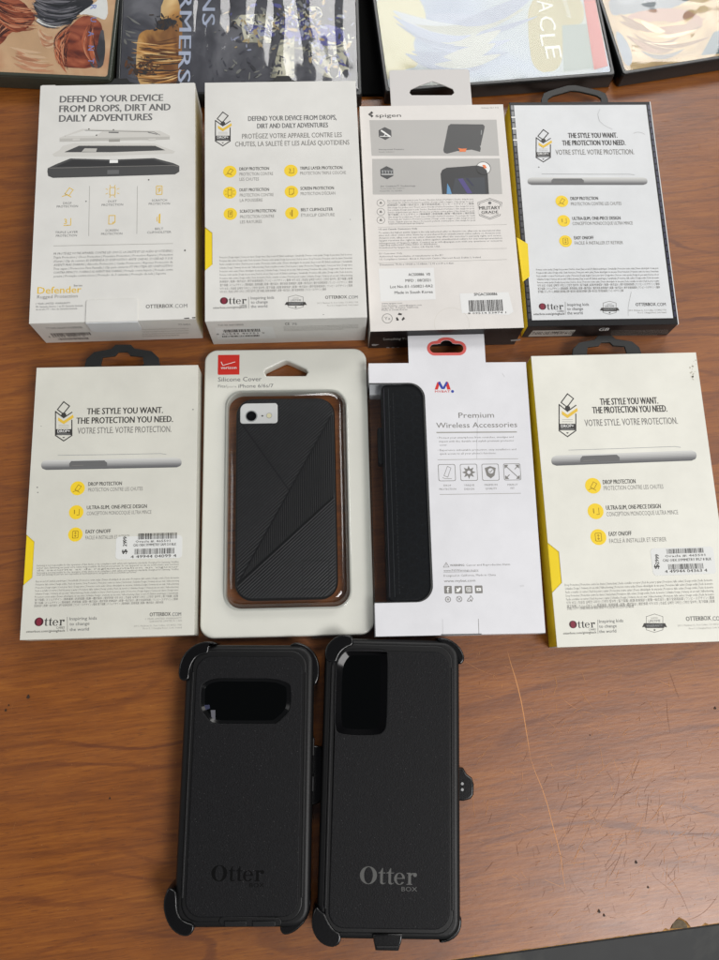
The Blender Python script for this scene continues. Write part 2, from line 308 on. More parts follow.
# ================================================================== box 1: defender, three layer drawing
def build_b1():
    r=BOX['b1']; w,h,T=r[3:]; e=empty('phone_case_carton',r,'white carton with drawing of three stacked case layers and a tuck tab at its foot','box',GB)
    shell_box(e,w,h,T,M['card1'])
    S=topS('b1'); z=Z(20,70,3.784); z2=Z(20,210,3.784)
    mb=MB()
    for s,x0,x1,bl in (("DEFEND YOUR DEVICE",150,542,120),("FROM DROPS, DIRT AND",148,570,156),("DAILY ADVENTURES",147,501,193)): ptext(mb,S,z,s,x0,x1,bl,25,M['mgrey'],bold=.042)
    mb.build('headline',e)
    q=Z(45,125,5.136); mb=MB(); A=mat('pale_tray_print',(196,194,188),.5); B=mat('light_tray_print',(178,176,170),.5)
    ppoly(mb,S,q,[(75,65),(190,20),(590,30),(642,55),(640,74),(540,78),(370,76),(75,85)],A,1)
    ppoly(mb,S,q,[(75,70),(640,60),(641,74),(75,86)],B,1.5)
    ppoly(mb,S,q,[(110,58),(205,28),(300,30),(260,56)],M['card1'],2)
    pstroke(mb,S,q,[(205,28),(560,36),(590,52)],.0004,M['grey'],2); pstroke(mb,S,q,[(330,38),(375,39)],.0009,M['mgrey'],2); pstroke(mb,S,q,[(530,38),(575,48)],.0005,M['mgrey'],2)
    for x in (160,550): pstroke(mb,S,q,[(x-14,76),(x+14,75)],.0014,A,2.5)
    pstroke(mb,S,q,[(335,80),(378,79)],.002,M['lgrey'],2.5)
    ppoly(mb,S,q,[(38,150),(75,128),(90,108),(150,93),(560,96),(668,135),(660,146),(340,158),(48,162)],A,1)
    ppoly(mb,S,q,[(98,140),(175,107),(565,107),(618,130),(340,140)],M['dkp'],2)
    ppoly(mb,S,q,[(188,138),(204,120),(268,121),(262,139)],B,2.5)
    ppoly(mb,S,q,[(12,240),(14,222),(60,200),(130,172),(345,178),(560,170),(660,196),(690,210),(690,240),(668,254),(345,264),(40,272),(16,262)],M['dkp'],1)
    ppoly(mb,S,q,[(55,214),(140,180),(345,186),(555,178),(645,206),(345,212)],M['dkp2'],2)
    pstroke(mb,S,q,[(20,222),(130,220),(345,214),(660,208),(685,214)],.0004,M['grey'],2.5)
    ppoly(mb,S,q,[(332,180),(375,179),(375,195),(332,196)],M['white'],3); ppoly(mb,S,q,[(320,232),(380,231),(380,252),(320,254)],M['mgrey'],3)
    for x,y in ((226,21),(352,25),(265,53),(533,282)): disc(mb,S,S.px(*q(x,y)),.0005,M['ink'],3.5,8)
    mb.build('layer_drawing',e)
    for c,zz,k in (((183,462),z,'drop'),((350,459),z,'dust'),((527,455),z,'scratch'),((177,45),z2,'3'),((347,37),z2,'screen'),((527,33),z2,'clip')): icon_disc(S,e,zz,c,36,k,False)
    mb=MB()
    for zz,s,x0,x1,bl in ((z,'DROP',163,195,508),(z,'PROTECTION',139,219,520),(z,'DUST',333,366,501),(z,'PROTECTION',309,390,514),(z,'SCRATCH',499,556,497),(z,'PROTECTION',487,567,510),
        (z2,'TRIPLE LAYER',133,219,88),(z2,'PROTECTION',136,215,101),(z2,'SCREEN',323,372,81),(z2,'PROTECTION',307,387,94),(z2,'BELT',511,542,75),(z2,'CLIP/HOLSTER',481,572,88)):
        ptext(mb,S,zz,s,x0,x1,bl,8,M['mgrey'])
    mb.build('feature_captions',e)
    mb=MB()
    pstroke(mb,S,z,[(263,440),(260,628)],.0003,M['lgrey']); pstroke(mb,S,z,[(444,440),(442,620)],.0003,M['lgrey']); pstroke(mb,S,z2,[(127,136),(578,127)],.0003,M['lgrey'])
    mb.build('rule_lines',e)
    mb=MB(); z3=lambda x,y:z2(x,y)
    W1=["FR PROTÉGEZ VOTRE APPAREIL CONTRE LES CHOCS, LA SALETÉ ET LES ALÉAS QUOTIDIENS |","Triple Protection | Chocs Protection | Poussière Protection | Protection Rayures | Protection","d'écran | Clip de ceinture ES DEFIENDA SU DISPOSITIVO ANTE CAIDAS, SUCIEDAD Y SUS","AVENTURAS DIARIAS | Absorbe Protección | Caidas Protección | Rayones Protección de","Tres capas | Protección Para Pantalla | Clip para cinturón PT PROTEJA SEU DISPOSITIVO","CONTRA IMPACTO, POEIRA E AS AVENTURAS DIARIAS | Proteção contra Impacto | Proteção contra","poeira | Proteção contra riscos | Proteção de 3 camadas | Proteção de tela | Suporte"]
    for i,s in enumerate(W1): ptext(mb,S,z2,s,127,578 if i<6 else 552,164+i*14.2,8,M['mgrey'],res=1,shear=.2)
    for i,(s,x1) in enumerate((("1 YEAR LIMITED WARRANTY",190),("FR Garantie limitée 1 an ES Garantía limitada",238),("de un año PT 1 Ano de Garantia Limitada",216))): ptext(mb,S,z2,s,60,x1,357+i*10.5,7,M['mgrey'],res=1)
    mb.build('small_print',e)
    mb=MB(); ptext(mb,S,z2,'Defender',65,232,315,25,M['gold'],bold=.02); ptext(mb,S,z2,'Series',203,235,289,7,M['ink']); ptext(mb,S,z2,'Rugged Protection',65,218,333,12,M['grey']); mb.build('product_title',e)
    mb=MB(); ptext(mb,S,z2,'OTTERBOX',476,579,371,14,M['ink'],bold=.02); ptext(mb,S,z2,'.COM',582,633,370,14,M['mgrey']); mb.build('web_address',e)
    # tuck tab folded over the edge
    a=S.px(*z2(252,343)); b=S.px(*z2(448,343)); yb=-h/2; mb=MB()
    plate(mb,rrect(a[0],yb-.0007,b[0],a[1],(0,0,.0015,.0015)),[],.0003,.0011,M['card1'],.0002,S)
    D=bottomS('b1'); c=D.px(*z2(256,472)); d=D.px(*z2(448,466))
    plate(mb,rrect(a[0],T-.0135,b[0],T+.0006,(.004,.004,0,0)),[],.0005,.0014,M['card4'],.0002,D); mb.build('tuck_tab',e,40)
    mb=MB(); zb=z2
    ptext(mb,D,zb,'7 7 CASE, GALAXY S8 DEFENDER',100,240,449,7,M['mgrey'],res=1); barcode(mb,D,zb,122,262,462,477,M['ink'],3,1); barcode(mb,D,zb,148,258,482,492,M['ink'],4,1)
    ptext(mb,D,zb,'6 60543 40851 6',108,250,481,7,M['ink'],l=1.5,res=1)
    smallprint(mb,D,zb,462,640,452,477,4,0,M['lgrey'],cap=5,seed=5); ptext(mb,D,zb,'77-5451',600,645,436,6,M['mgrey']); mb.build('bottom_print',e)
    mb=MB(); ppoly(mb,S,z2,[(620,409),(640,407),(641,411),(622,412)],M['ink'],1); ppoly(mb,S,z2,[(650,406),(664,405),(664,410),(652,410)],M['ink'],1)
    for x,y,rr in ((250,497,1),(170,250,.5)): disc(mb,S,S.px(*z(x,y)),rr*MM*.7,M['ink'],1,8)
    disc(mb,S,S.px(*z2(624,153)),.0006,M['ink'],1,8); mb.build('scuff_marks',e)
    Sh=Surf(r,(0,0,.014)); tip=Sh.px(121,79); hanger(e,Sh,tip[0],h/2-.001,.045,tip[1]-h/2+.001,M['hang'])
    mb=MB(); boxm(mb,-w/2+.0005,-w/2+.010,h/2,h/2+.0012,T-.0025,T-.0008,M['card1']); mb.build('flap_ear',e,bevel=.0003); mb=MB(); boxm(mb,w/2-.011,w/2-.0008,h/2,h/2+.0013,T-.0025,T-.0008,M['card1']); mb.build('flap_ear',e,bevel=.0003)
# ================================================================== box 2
def otter_footer(e,S,z,lx0,lx1,lyb,url,rule,insp,com,warr,extra=None):
    mb=MB(); a=S.px(*z(lx0,lyb)); b=S.px(*z(lx1,lyb)); otter(mb,S,a[0],a[1],b[0]-a[0],mat('maroon_black_ink',(70,24,34),.5),M['ink'],1,'CARES')
    k=(b[0]-a[0])/3.55; disc(mb,S,(a[0]+.52*k,a[1]+.5*k),.3*k,M['maroon'],1.5,24,.46*k); mb.build('wordmark',e)
    mb=MB(); ptext(mb,S,z,'otterbox.com/givingback',url[0],url[1],url[2],8,M['ink'],bold=.01)
    pstroke(mb,S,z,[(rule[0],rule[1]),(rule[0]+.5,rule[2])],.0003,M['grey'])
    for s,x1,bl in zip(('Inspiring kids','to change','the world'),(1,.73,.71),insp[2]): ptext(mb,S,z,s,insp[0],insp[0]+(insp[1]-insp[0])*x1,bl,11,M['mgrey'],bold=.008)
    mb.build('charity_note',e)
    mb=MB(); w=com[1]-com[0]; ptext(mb,S,z,'OTTERBOX',com[0],com[0]+w*.67,com[2],com[3],M['ink'],bold=.02); ptext(mb,S,z,'.COM',com[0]+w*.69,com[1],com[2],com[3],M['mgrey'],bold=.01)
    for s,x0,bl in com[4]: ptext(mb,S,z,s,x0,com[1]+2,bl,6,M['lgrey'],res=1)
    mb.build('web_address',e)
    if warr: warranty(S,e,z,*warr)
def build_b2():
    r=BOX['b2']; w,h,T=r[3:]; e=empty('phone_case_carton',r,'thick white carton with six yellow feature discs in two columns','box',GB)
    S=topS('b2'); z=Z(190,70,3.994); z2=Z(190,210,3.994)
    y1=S.px(*z2(62,68))[1]; y0=S.px(*z2(62,242))[1]
    shell_box(e,w,h,T,M['card1'],notch=(y0,y1,.0048),left=M['yellow'],core=M['yellow'])
    badge(S,e,z,131,168,303,70)
    mb=MB()
    for s,x0,x1,bl,m in (("DEFEND YOUR DEVICE FROM DROPS,",232,586,201,M['mgrey']),("DIRT AND DAILY ADVENTURES",268,552,231,M['mgrey']),("PROTÉGEZ VOTRE APPAREIL CONTRE LES",208,607,271,M['grey']),("CHUTES, LA SALETÉ ET LES ALÉAS QUOTIDIENS",180,637,302,M['grey'])):
        ptext(mb,S,z,s,x0,x1,bl,19,m,bold=.03 if m is M['mgrey'] else .015)
    mb.build('headline',e)
    for c,k in (((159,406),'drop'),((159,490),'dust'),((161,575),'scratch'),((403,402),'3'),((405,486),'screen'),((407,572),'clip')): icon_disc(S,e,z,c,27,k)
    mb=MB()
    for s,x0,x1,bl,m in (("DROP PROTECTION",197,316,400,'ink'),("PROTECTION CONTRE",198,332,421,'grey'),("LES CHUTES",198,275,442,'grey'),("DUST PROTECTION",198,316,484,'ink'),("PROTECTION CONTRE",199,334,505,'grey'),("LA POUSSIÈRE",199,290,526,'grey'),
        ("SCRATCH PROTECTION",199,343,569,'ink'),("PROTECTION CONTRE",200,336,591,'grey'),("LES RAYURES",200,287,612,'grey'),
        ("TRIPLE LAYER PROTECTION",439,609,397,'ink'),("PROTECTION TRIPLE COUCHE",440,623,417,'grey'),("SCREEN PROTECTION",441,575,478,'ink'),("PROTECTION D'ÉCRAN",442,580,499,'grey'),("BELT CLIP/HOLSTER",443,571,563,'ink'),("ÉTUI/CLIP CEINTURE",444,578,585,'grey')):
        ptext(mb,S,z,s,x0,x1,bl,12,M[m],bold=.02 if m=='ink' else 0)
    mb.build('feature_captions',e)
    mb=MB(); smallprint(mb,S,z2,118,648,187,326,11,4,M['grey'],drift=2,seed=2,cap=7.5); mb.build('small_print',e)
    otter_footer(e,S,z2,120,228,377,(92,228,393),(234,348,392),(243,336,(356,373,390)),(540,670,354,12,[("209 S. Meldrum St., Fort Collins, CO 80521 USA",507,373),("Floor 5, 2 Shanghai Road, Cork, Ireland",548,383)]),(378,467,340,395))
    D=bottomS('b2'); mb=MB()
    ptext(mb,D,z2,'77-5432 CASE, GALAXY DEFENDER',112,215,462,6,M['mgrey'],res=1); ppoly(mb,D,z2,[(100,470),(330,466),(345,512),(112,518)],M['sticker'],.5)
    barcode(mb,D,z2,135,278,474,489,M['ink'],8,1.5); barcode(mb,D,z2,130,280,498,508,M['ink'],9,1.5); ptext(mb,D,z2,'6 60543 40751 9',105,300,496,6,M['ink'],l=2,res=1)
    ptext(mb,D,z2,'CE',380,398,459,9,M['ink']); ptext(mb,D,z2,'75',408,427,459,8,M['mgrey']); smallprint(mb,D,z2,375,672,464,480,4,0,M['lgrey'],cap=3.5,seed=6); mb.build('bottom_print',e)
    marks(e,S,z2,[(640,38,.5),(533,418,.6)])
    Sh=Surf(r,(0,0,.018)); tip=Sh.px(283,76.5); hanger(e,Sh,tip[0],h/2-.001,.045,tip[1]-h/2+.001,M['hang'])
# ================================================================== box 3
def build_b3():
    r=BOX['b3']; w,h,T=r[3:]; e=empty('phone_case_carton',r,'white carton with two grey picture panels and a pale slotted hang flap','box','phone case boxes in other makes of packaging')
    shell_box(e,w,h,T,M['card3'],bottom=M['black'],top=M['card3'],left=M['card3'],right=M['card3'])
    S=topS('b3'); z=Z(355,65,4.494); z2=Z(355,205,4.494)
    # hang flap
    a=S.px(*z(162,178)); b=S.px(*z(527,178)); t=S.px(*z(160,20)); hole=[S.px(*z(*p)) for p in ((245,122),(250,108),(290,90),(348,70),(400,88),(440,105),(447,122),(435,133),(255,133))]
    mb=MB(); plate(mb,rrect(a[0],h/2-.002,b[0],t[1],(0,0,.002,.002)),[hole],-.0013,-.0006,mat('grey_flap_card',(196,193,190),.5),.00012,S); mb.build('hang_flap',e,40)
    mb=MB(); ptext(mb,S,z,'spigen',92,207,234,15,M['ink'],bold=.015); mb.build('wordmark',e); mb=MB(); q=S.px(*z(75,222)); k=.0022
    for dx,dy in ((-1,0),(0,1),(0,-1)): poly(mb,S,[(q[0]+dx*k*.6+a1,q[1]+dy*k*.6+b1) for a1,b1 in ((k*.55,0),(0,k*.55),(-k*.55,0),(0,-k*.55))],M['ink'],1+.1*dy+.2*dx)
    mb.build('brand_symbol',e); mb=MB(); ptext(mb,S,z,'Galaxy S21 5G',566,645,195,6,M['grey'],res=1); mb.build('model_text',e)
    y=Z(435,125,8.99); x8=Z(370,120,8.99)
    mb=MB(); ppoly(mb,S,z,[(65,248),(636,246),(648,408),(75,408)],M['panelgrey'])
    q=S.px(*z(135,308)); rr=36/4.494*MM*.98; hexa=lambda c,r0:[(c[0]+r0*math.cos(R(30+60*i)),c[1]+r0*math.sin(R(30+60*i))) for i in range(6)]
    poly(mb,S,hexa(q,rr),M['dkp'],2)
    pstroke(mb,S,x8,[(105,98),(178,148)],.0012,M['white'],3); pstroke(mb,S,x8,[(92,148),(180,150)],.0005,M['white'],3.5); pstroke(mb,S,x8,[(125,148),(140,125)],.0005,M['white'],3.2)
    ptext(mb,S,x8,'Horizontal Feature',80,305,270,11,M['mgrey'],bold=.02,res=1,l=2); ptext(mb,S,x8,'Metallic kickstand',80,215,292,9,M['grey'],res=1,l=2)
    ppoly(mb,S,y,[(75,225),(90,150),(118,10),(140,-8),(430,-5),(447,12),(445,30),(410,190),(402,185),(412,210),(405,242),(330,222),(200,235),(110,258),(82,250)],M['dkp'],2)
    ppoly(mb,S,y,[(205,208),(240,214),(285,212),(275,242),(215,242),(222,228)],M['orange'],3)
    pstroke(mb,S,y,[(418,50),(415,85)],.0005,M['silver'],3); mb.build('kickstand_panel',e)
    mb=MB(); ppoly(mb,S,z,[(77,422),(650,420),(662,580),(80,582)],M['panelgrey'])
    q=S.px(*z(143,484)); poly(mb,S,hexa(q,rr),M['dkp'],2)
    pstroke(mb,S,x8,[(105,490),(205,490)],.0005,M['white'],3); 
    for i in range(4): pstroke(mb,S,x8,[(108+26*i,455),(114+26*i,478),(120+26*i,455)],.0005,M['silver'],3.1)
    ptext(mb,S,x8,'Air Cushion™ Technology',92,410,600,12,M['mgrey'],bold=.02,res=1,l=2); ptext(mb,S,x8,'Technologie Air Cushion',92,310,620,9,M['grey'],res=1,l=2); ptext(mb,S,x8,'Patent No. 10, 123,456',92,288,643,10,M['mgrey'],res=1,l=2)
    c=S.px(*y(435,390)); rc=68/8.99*MM; disc(mb,S,c,rc,M['white'],2)
    ppoly(mb,S,y,[(65,622),(50,440),(65,405),(105,385),(380,365),(435,378),(465,410),(474,450),(485,622)],M['dkp2'],3)
    ppoly(mb,S,y,[(150,622),(180,480),(445,472),(455,622)],mat('screen_print',(50,54,60),.4),4); ppoly(mb,S,y,[(105,622),(110,525),(135,570),(150,622)],M['skyb'],5)
    ppoly(mb,S,y,[(205,487),(250,482),(300,560),(335,615),(290,618)],M['violet'],5); ppoly(mb,S,y,[(275,480),(298,480),(352,548),(335,548)],M['navy'],5)
    ppoly(mb,S,y,[(425,360),(450,360),(466,388),(440,392)],M['orange'],5); ringp(mb,S,circ(c,rc*1.03,36),circ(c,rc*.97,36),M['ink'],6); mb.build('cushion_panel',e)
    mb=MB(); WW=["Slim design for pocket use | Touch sensor-friendly | Perfect Protection","Diseño delgado para uso diario | Protección perfecta contra golpes","Das schlanke Design passt in jede Tasche | Rundum-Schutz | Perfekter","Tecnologia Air Cushion | Protezione perfetta | Design sottile e leggero"]
    for i in range(11):
        s=CJK[i%3] if i in (2,6) else random.choice(WW)+' | '+random.choice(WW)[:20]; ptext(mb,S,z,s,145+i*.6,(533+i*1) if i<10 else 310,609+i*10.6,6.2,M['mgrey'],res=1)
    for i,s in enumerate(["US and Canada Customers Only","To ensure the highest quality, Spigen is the only authorized seller on Amazon.com, eBay.com, its international sites","sites and other online sites. Items by or purchased from unauthorized online sellers on Amazon.com","Amazon.com, eBay.com or any other channels may affect the customer's warranty rights and service.","Spigen reserves the right to take action against unauthorized sellers for any misrepresentation","infringement of Spigen's rights. Contact us at info@spigen.com with any questions or concerns","regarding authorized online seller or distributors.","Distributed by Spigen Inc., Irvine, CA 92618, USA"]):
        ptext(mb,S,z2,s,106+i*.5,[280,655,655,660,662,662,372,382][i],111+i*11.7,7,M['mgrey'],res=1,bold=.02 if i==0 else 0)
    for i,(s,x1) in enumerate((("EU Customer Only",212),("Authorised representative of manufacturer in the EU",395),("US Compliance Limited - Block 3, Harcourt Centre, Harcourt Road, Dublin 2, Ireland",566))): ptext(mb,S,z2,s,109,x1,221+i*11,7,M['mgrey'],res=1)
    ptext(mb,S,z2,'Dimensions: 75.06 x 154.83 x 10.68mm / 2.95 x 6.09 x 0.42in',112,443,269,8,M['mgrey'],res=1)
    for i,(s,x1) in enumerate((("www.spigen.com",212),("Sales Inquiry : sales@spigen.com",300),("Spigen Inc. © Irvine, California",285),("Made in South Korea",235))): ptext(mb,S,z2,s,120,x1,445+i*9.8,7,M['mgrey'],res=1)
    mb.build('small_print',e)
    mb=MB()
    for ya,yb in ((100,88),(205,195),(262,245)): pstroke(mb,S,z2,[(103,ya),(682,yb)],.0002,M['lgrey'])
    mb.build('rule_lines',e)
    mb=MB()
    for yy in (620,660,697): # round feature seals
        q=S.px(*z(116,yy)); ringp(mb,S,circ(q,.0028,20),circ(q,.0025,20),M['grey'],1); poly(mb,S,[(q[0]+a1*.001,q[1]+b1*.0012) for a1,b1 in ((-1,-.6),(1,-.6),(.5,.8),(-.6,.7))],M['grey'],1)
    mb.build('feature_seal',e)
    mb=MB(); X=lambda a,b:(606+a*54,647+b*48)
    for k in (1,.86): pstroke(mb,S,z,[X(-k,-.6*k),X(0,-k),X(k,-.6*k),X(.85*k,.62*k),X(0,.98*k),X(-.85*k,.62*k)],.0003,M['mgrey'],1+k,True)
    ppoly(mb,S,z,[X(-.95,-.3),X(.95,-.3),X(.95,.5),X(-.95,.5)],M['card3'],3); ptext(mb,S,z,'MILITARY',606-48,606+48,650,15,M['ink'],l=4,bold=.03); ptext(mb,S,z,'GRADE',606-38,606+38,668,12,M['ink'],l=4,bold=.03)
    q=S.px(*z(606,620)); disc(mb,S,q,.0011,M['mgrey'],3,12); mb.build('grade_shield',e)
    mb=MB(); ppoly(mb,S,z2,[(106,286),(354,282),(363,424),(115,434)],M['stickerw'],1.5)
    for s,x0,x1,bl in (("ACS00886  V0",240,338,318),("MFD : 08/2021",227,340,345),("Lot No.:E1-150821-0A2",158,350,372),("Made in South Korea",178,350,398)): ptext(mb,S,z2,s,x0,x1,bl,12,M['ink'],l=3,bold=.008)
    mb.build('lot_sticker',e)
    mb=MB(); ppoly(mb,S,z2,[(470,398),(690,392),(712,480),(690,494),(480,486)],M['stickerw'],1.5)
    ptext(mb,S,z2,'SPGACS00886',535,640,407,12,M['ink'],l=3,bold=.02); barcode(mb,S,z2,514,664,425,480,M['ink'],12,3,32); ptext(mb,S,z2,'8 09514 53874 1',508,680,489,8,M['ink'],l=4,res=1); mb.build('barcode_sticker',e)
    mb=MB(); q=S.px(*z2(145,510)); ringp(mb,S,circ(q,.0035,24),circ(q,.0031,24),M['grey'],1); text(mb,S,'Ya',q[0]-.002,q[1]-.001,.004,.0022,M['grey'],1)
    q=S.px(*z2(203,505))
    for i in range(3):
        a0=R(90+120*i); P=lambda rr_,d:(q[0]+rr_*math.cos(a0+d),q[1]+rr_*math.sin(a0+d)); poly(mb,S,[P(.0017,-.6),P(.0029,-.5),P(.0031,.1),P(.0036,.1),P(.0025,.65),P(.0014,.1),P(.0018,.1)][::1],M['ink'],1)
    mb.build('recycling_symbols',e)
    mb=MB(); q=S.px(*z2(435,535)); rr=.0117; a_=circ(q,rr,50); b_=circ(q,rr*.985,50); keep=[i for i in range(50) if a_[i][1]>-h/2+.0004]
    cm=mat('crease_shade',(196,192,182),.6)
    for i in keep:
        j=(i+1)%50
        if j in keep: poly(mb,S,[a_[i],a_[j],b_[j],b_[i]],cm,1)
    mb.build('thumb_cut',e)
    D=bottomS('b3'); mb=MB(); pz=Z(365,325,10.27)
    ptext(mb,D,pz,'Something You Want',185,560,152,24,M['lgrey']); 
    ppoly(mb,D,pz,[(70,196),(72,214),(110,213),(150,197)],M['silver'],1); ppoly(mb,D,Z(450,270,8.99),[(545,628),(548,640),(630,632),(636,620)],M['silver'],1)
    for xx in (235,287,338): pts=[D.px(*pz(xx+20*math.cos(t*.524),240+14*math.sin(t*.524))) for t in range(12)]; poly(mb,D,pts[::-1] if False else pts,M['silver'],1)
    mb.build('bottom_print',e)
# ================================================================== symmetry style boxes
def sym_text(e,S,d,cards=None):
    z,z2=d['z'],d['z2']; mb=MB(); ink,gr=M['ink'],M['grey']
    for s,(x0,x1,bl),m in zip(("THE STYLE YOU WANT.","THE PROTECTION YOU NEED.","VOTRE STYLE. VOTRE PROTECTION."),d['head'],(ink,ink,gr)): ptext(mb,S,z,s,x0,x1,bl,d['hc'],m,bold=.032 if m is ink else .012)
    mb.build('headline',e)
    badge(S,e,z,*d['badge'])
    # side view drawing of the slim case
    xl,yl,xr,yr,th=d['side']; mb=MB(); X=lambda t,o:(xl+(xr-xl)*t,yl+(yr-yl)*t+o*th)
    tones=[(196,196,192),(182,182,179),(168,168,166),(150,150,149),(126,126,126),(104,104,105),(92,93,94)]
    n=len(tones)
    for i,c in enumerate(tones):
        o0=-.5+i/n; o1=-.5+(i+1)/n; ins=lambda o:.035*(1-math.sqrt(max(0,1-(abs(o)*2)**2.2)))+.0
        ppoly(mb,S,z,[X(ins(o0),o0),X(1-ins(o0),o0),X(1-ins(o1),o1),X(ins(o1),o1)],mat('case_side_print',c,.5),1)
    ppoly(mb,S,z,[X(.20,-.1),X(.215,-.36),X(.45,-.36),X(.47,-.1),X(.47,.26),X(.20,.26)],M['mgrey'],2); pstroke(mb,S,z,[X(.22,.12),X(.3,.1)],.0003,M['grey'],3)
    pstroke(mb,S,z,[X(.12,-.98),X(.5,-.95),X(.85,-.95),X(.89,-.85)],.0003,M['silver'],1.5); mb.build('case_side_drawing',e)
    for (zz,cx,cy),k in zip(d['circ'],('drop','1','onoff')): icon_disc(S,e,zz,(cx,cy),d['cr'],k)
    mb=MB()
    for (zz,x0,x1,bl,b),s in zip(d['feat'],("DROP PROTECTION","PROTECTION CONTRE LES CHUTES","ULTRA-SLIM, ONE-PIECE DESIGN","CONCEPTION MONOCOQUE ULTRA MINCE","EASY ON/OFF","FACILE À INSTALLER ET RETIRER")): ptext(mb,S,zz,s,x0,x1,bl,d['fc'],ink if b else gr,bold=.02 if b else 0)
    mb.build('feature_captions',e)
    mb=MB()
    for a in d['small']: smallprint(mb,S,z2,*a[0],M['grey'],**a[1])
    mb.build('small_print',e)
def price_sticker(e,S,z,box,bc1,tx,bc2,dg,price,line,digits,seed):
    mb=MB(); x0,y0,x1,y1,sl=box
    q=[S.px(*z(x0,y0)),S.px(*z(x1,y0-sl)),S.px(*z(x1,y1-sl)),S.px(*z(x0,y1))]
    plate(mb,rrect(q[0][0],q[2][1],q[1][0],q[0][1],.0022),[],.00003,.00012,M['sticker'],0,S)
    barcode(mb,S,z,*bc1,M['ink'],seed,3,34); barcode(mb,S,z,*bc2,M['ink'],seed+1,3,34)
    ptext(mb,S,z,'Oracle #: 465501',tx[0]+8,tx[1]-22,tx[2],8,M['ink'],l=4,bold=.01,res=1); ptext(mb,S,z,line,tx[0],tx[1],tx[3],9,M['ink'],l=4,bold=.01,res=1)
    ptext(mb,S,z,digits,dg[0],dg[1],dg[2],10,M['ink'],l=4,bold=.01)
    a=S.px(*z(*price[0])); text(mb,S,'$',a[0],a[1],.0030,.0030,M['ink'],4,rot=R(90),bold=.03); a=S.px(*z(*price[1])); text(mb,S,'29',a[0],a[1],.0032,.0023,M['ink'],4,rot=R(90),bold=.03); a=S.px(*z(*price[2])); text(mb,S,'99',a[0],a[1],.0032,.0023,M['ink'],4,rot=R(90),bold=.03)
    return mb.build('price_sticker',e)
def build_b5():
    r=BOX['b5']; w,h,T=r[3:]; e=empty('phone_case_carton',r,'slim white carton with barcode sticker, lying directly left of the clamshell pack','box',GB)
    S=topS('b5'); z=Z(10,340,3.595); z2=Z(10,490,3.595)
    y1=S.px(*z2(55,160))[1]; y0=S.px(*z2(48,343))[1]
    shell_box(e,w,h,T,M['card5'],notch=(y0,y1,.0052),left=M['yellow'],core=M['yellow'])
    d=dict(z=z,z2=z2,head=((276,550,265),(238,586,298),(242,580,334)),hc=22,badge=(193,222,363,70),side=(112,450,617,440,35),circ=((z,243,533),(z2,238,80),(z2,235,160)),cr=26,
      feat=((z,281,402,523,1),(z,281,477,543,0),(z2,276,492,67,1),(z2,276,508,88,0),(z2,272,362,155,1),(z2,271,430,176,0)),fc=13,
      small=(((96,606,268,303,5,0),dict(seed=11,cap=6.5,last=.7,words=["Samsung is not responsible for the operation of this device or its compliance with safety and regulatory standards. Designed for Samsung. Veuillez","noter que Samsung ne peut etre tenu responsable du fonctionnement de cet appareil ou de sa conformite aux normes","de securite et de reglementation en vigueur"])),((93,608,325,414,9,3),dict(seed=12,cap=6.5,drift=-6,last=.9))))
    sym_text(e,S,d)
    otter_footer(e,S,z2,87,198,490,(58,198,511),(206,457,508),(214,312,(467,486,506)),(502,615,453,13,[("1 YEAR LIMITED WARRANTY",487,465),("GARANTIE LIMITÉE À 1 AN",500,474),("209 S. Meldrum St., Fort Collins, CO 80521 USA",445,490),("Floor 5, 2 Shanghai Road, Cork, Ireland",478,499)]),None)
    price_sticker(e,S,z2,(382,168,620,250,6),(460,600,153,178),(443,598,188,201),(448,592,208,232),(434,598,243),((420,230),(420,203),(420,186)),'CAS OBX SYMMETRY SAM S10 BLK','4 49944 04099 4',21)
    marks(e,S,z,[(658,250,.8),(98,530,.8),(100,548,.7),(112,310,.5)])
    Sh=Surf(r,(0,0,.011)); a=Sh.px(84,366); b=Sh.px(161,366); t=Sh.px(122,345); hanger(e,Sh,(a[0]+b[0])/2,h/2,b[0]-a[0],t[1]-h/2,M['hang'])
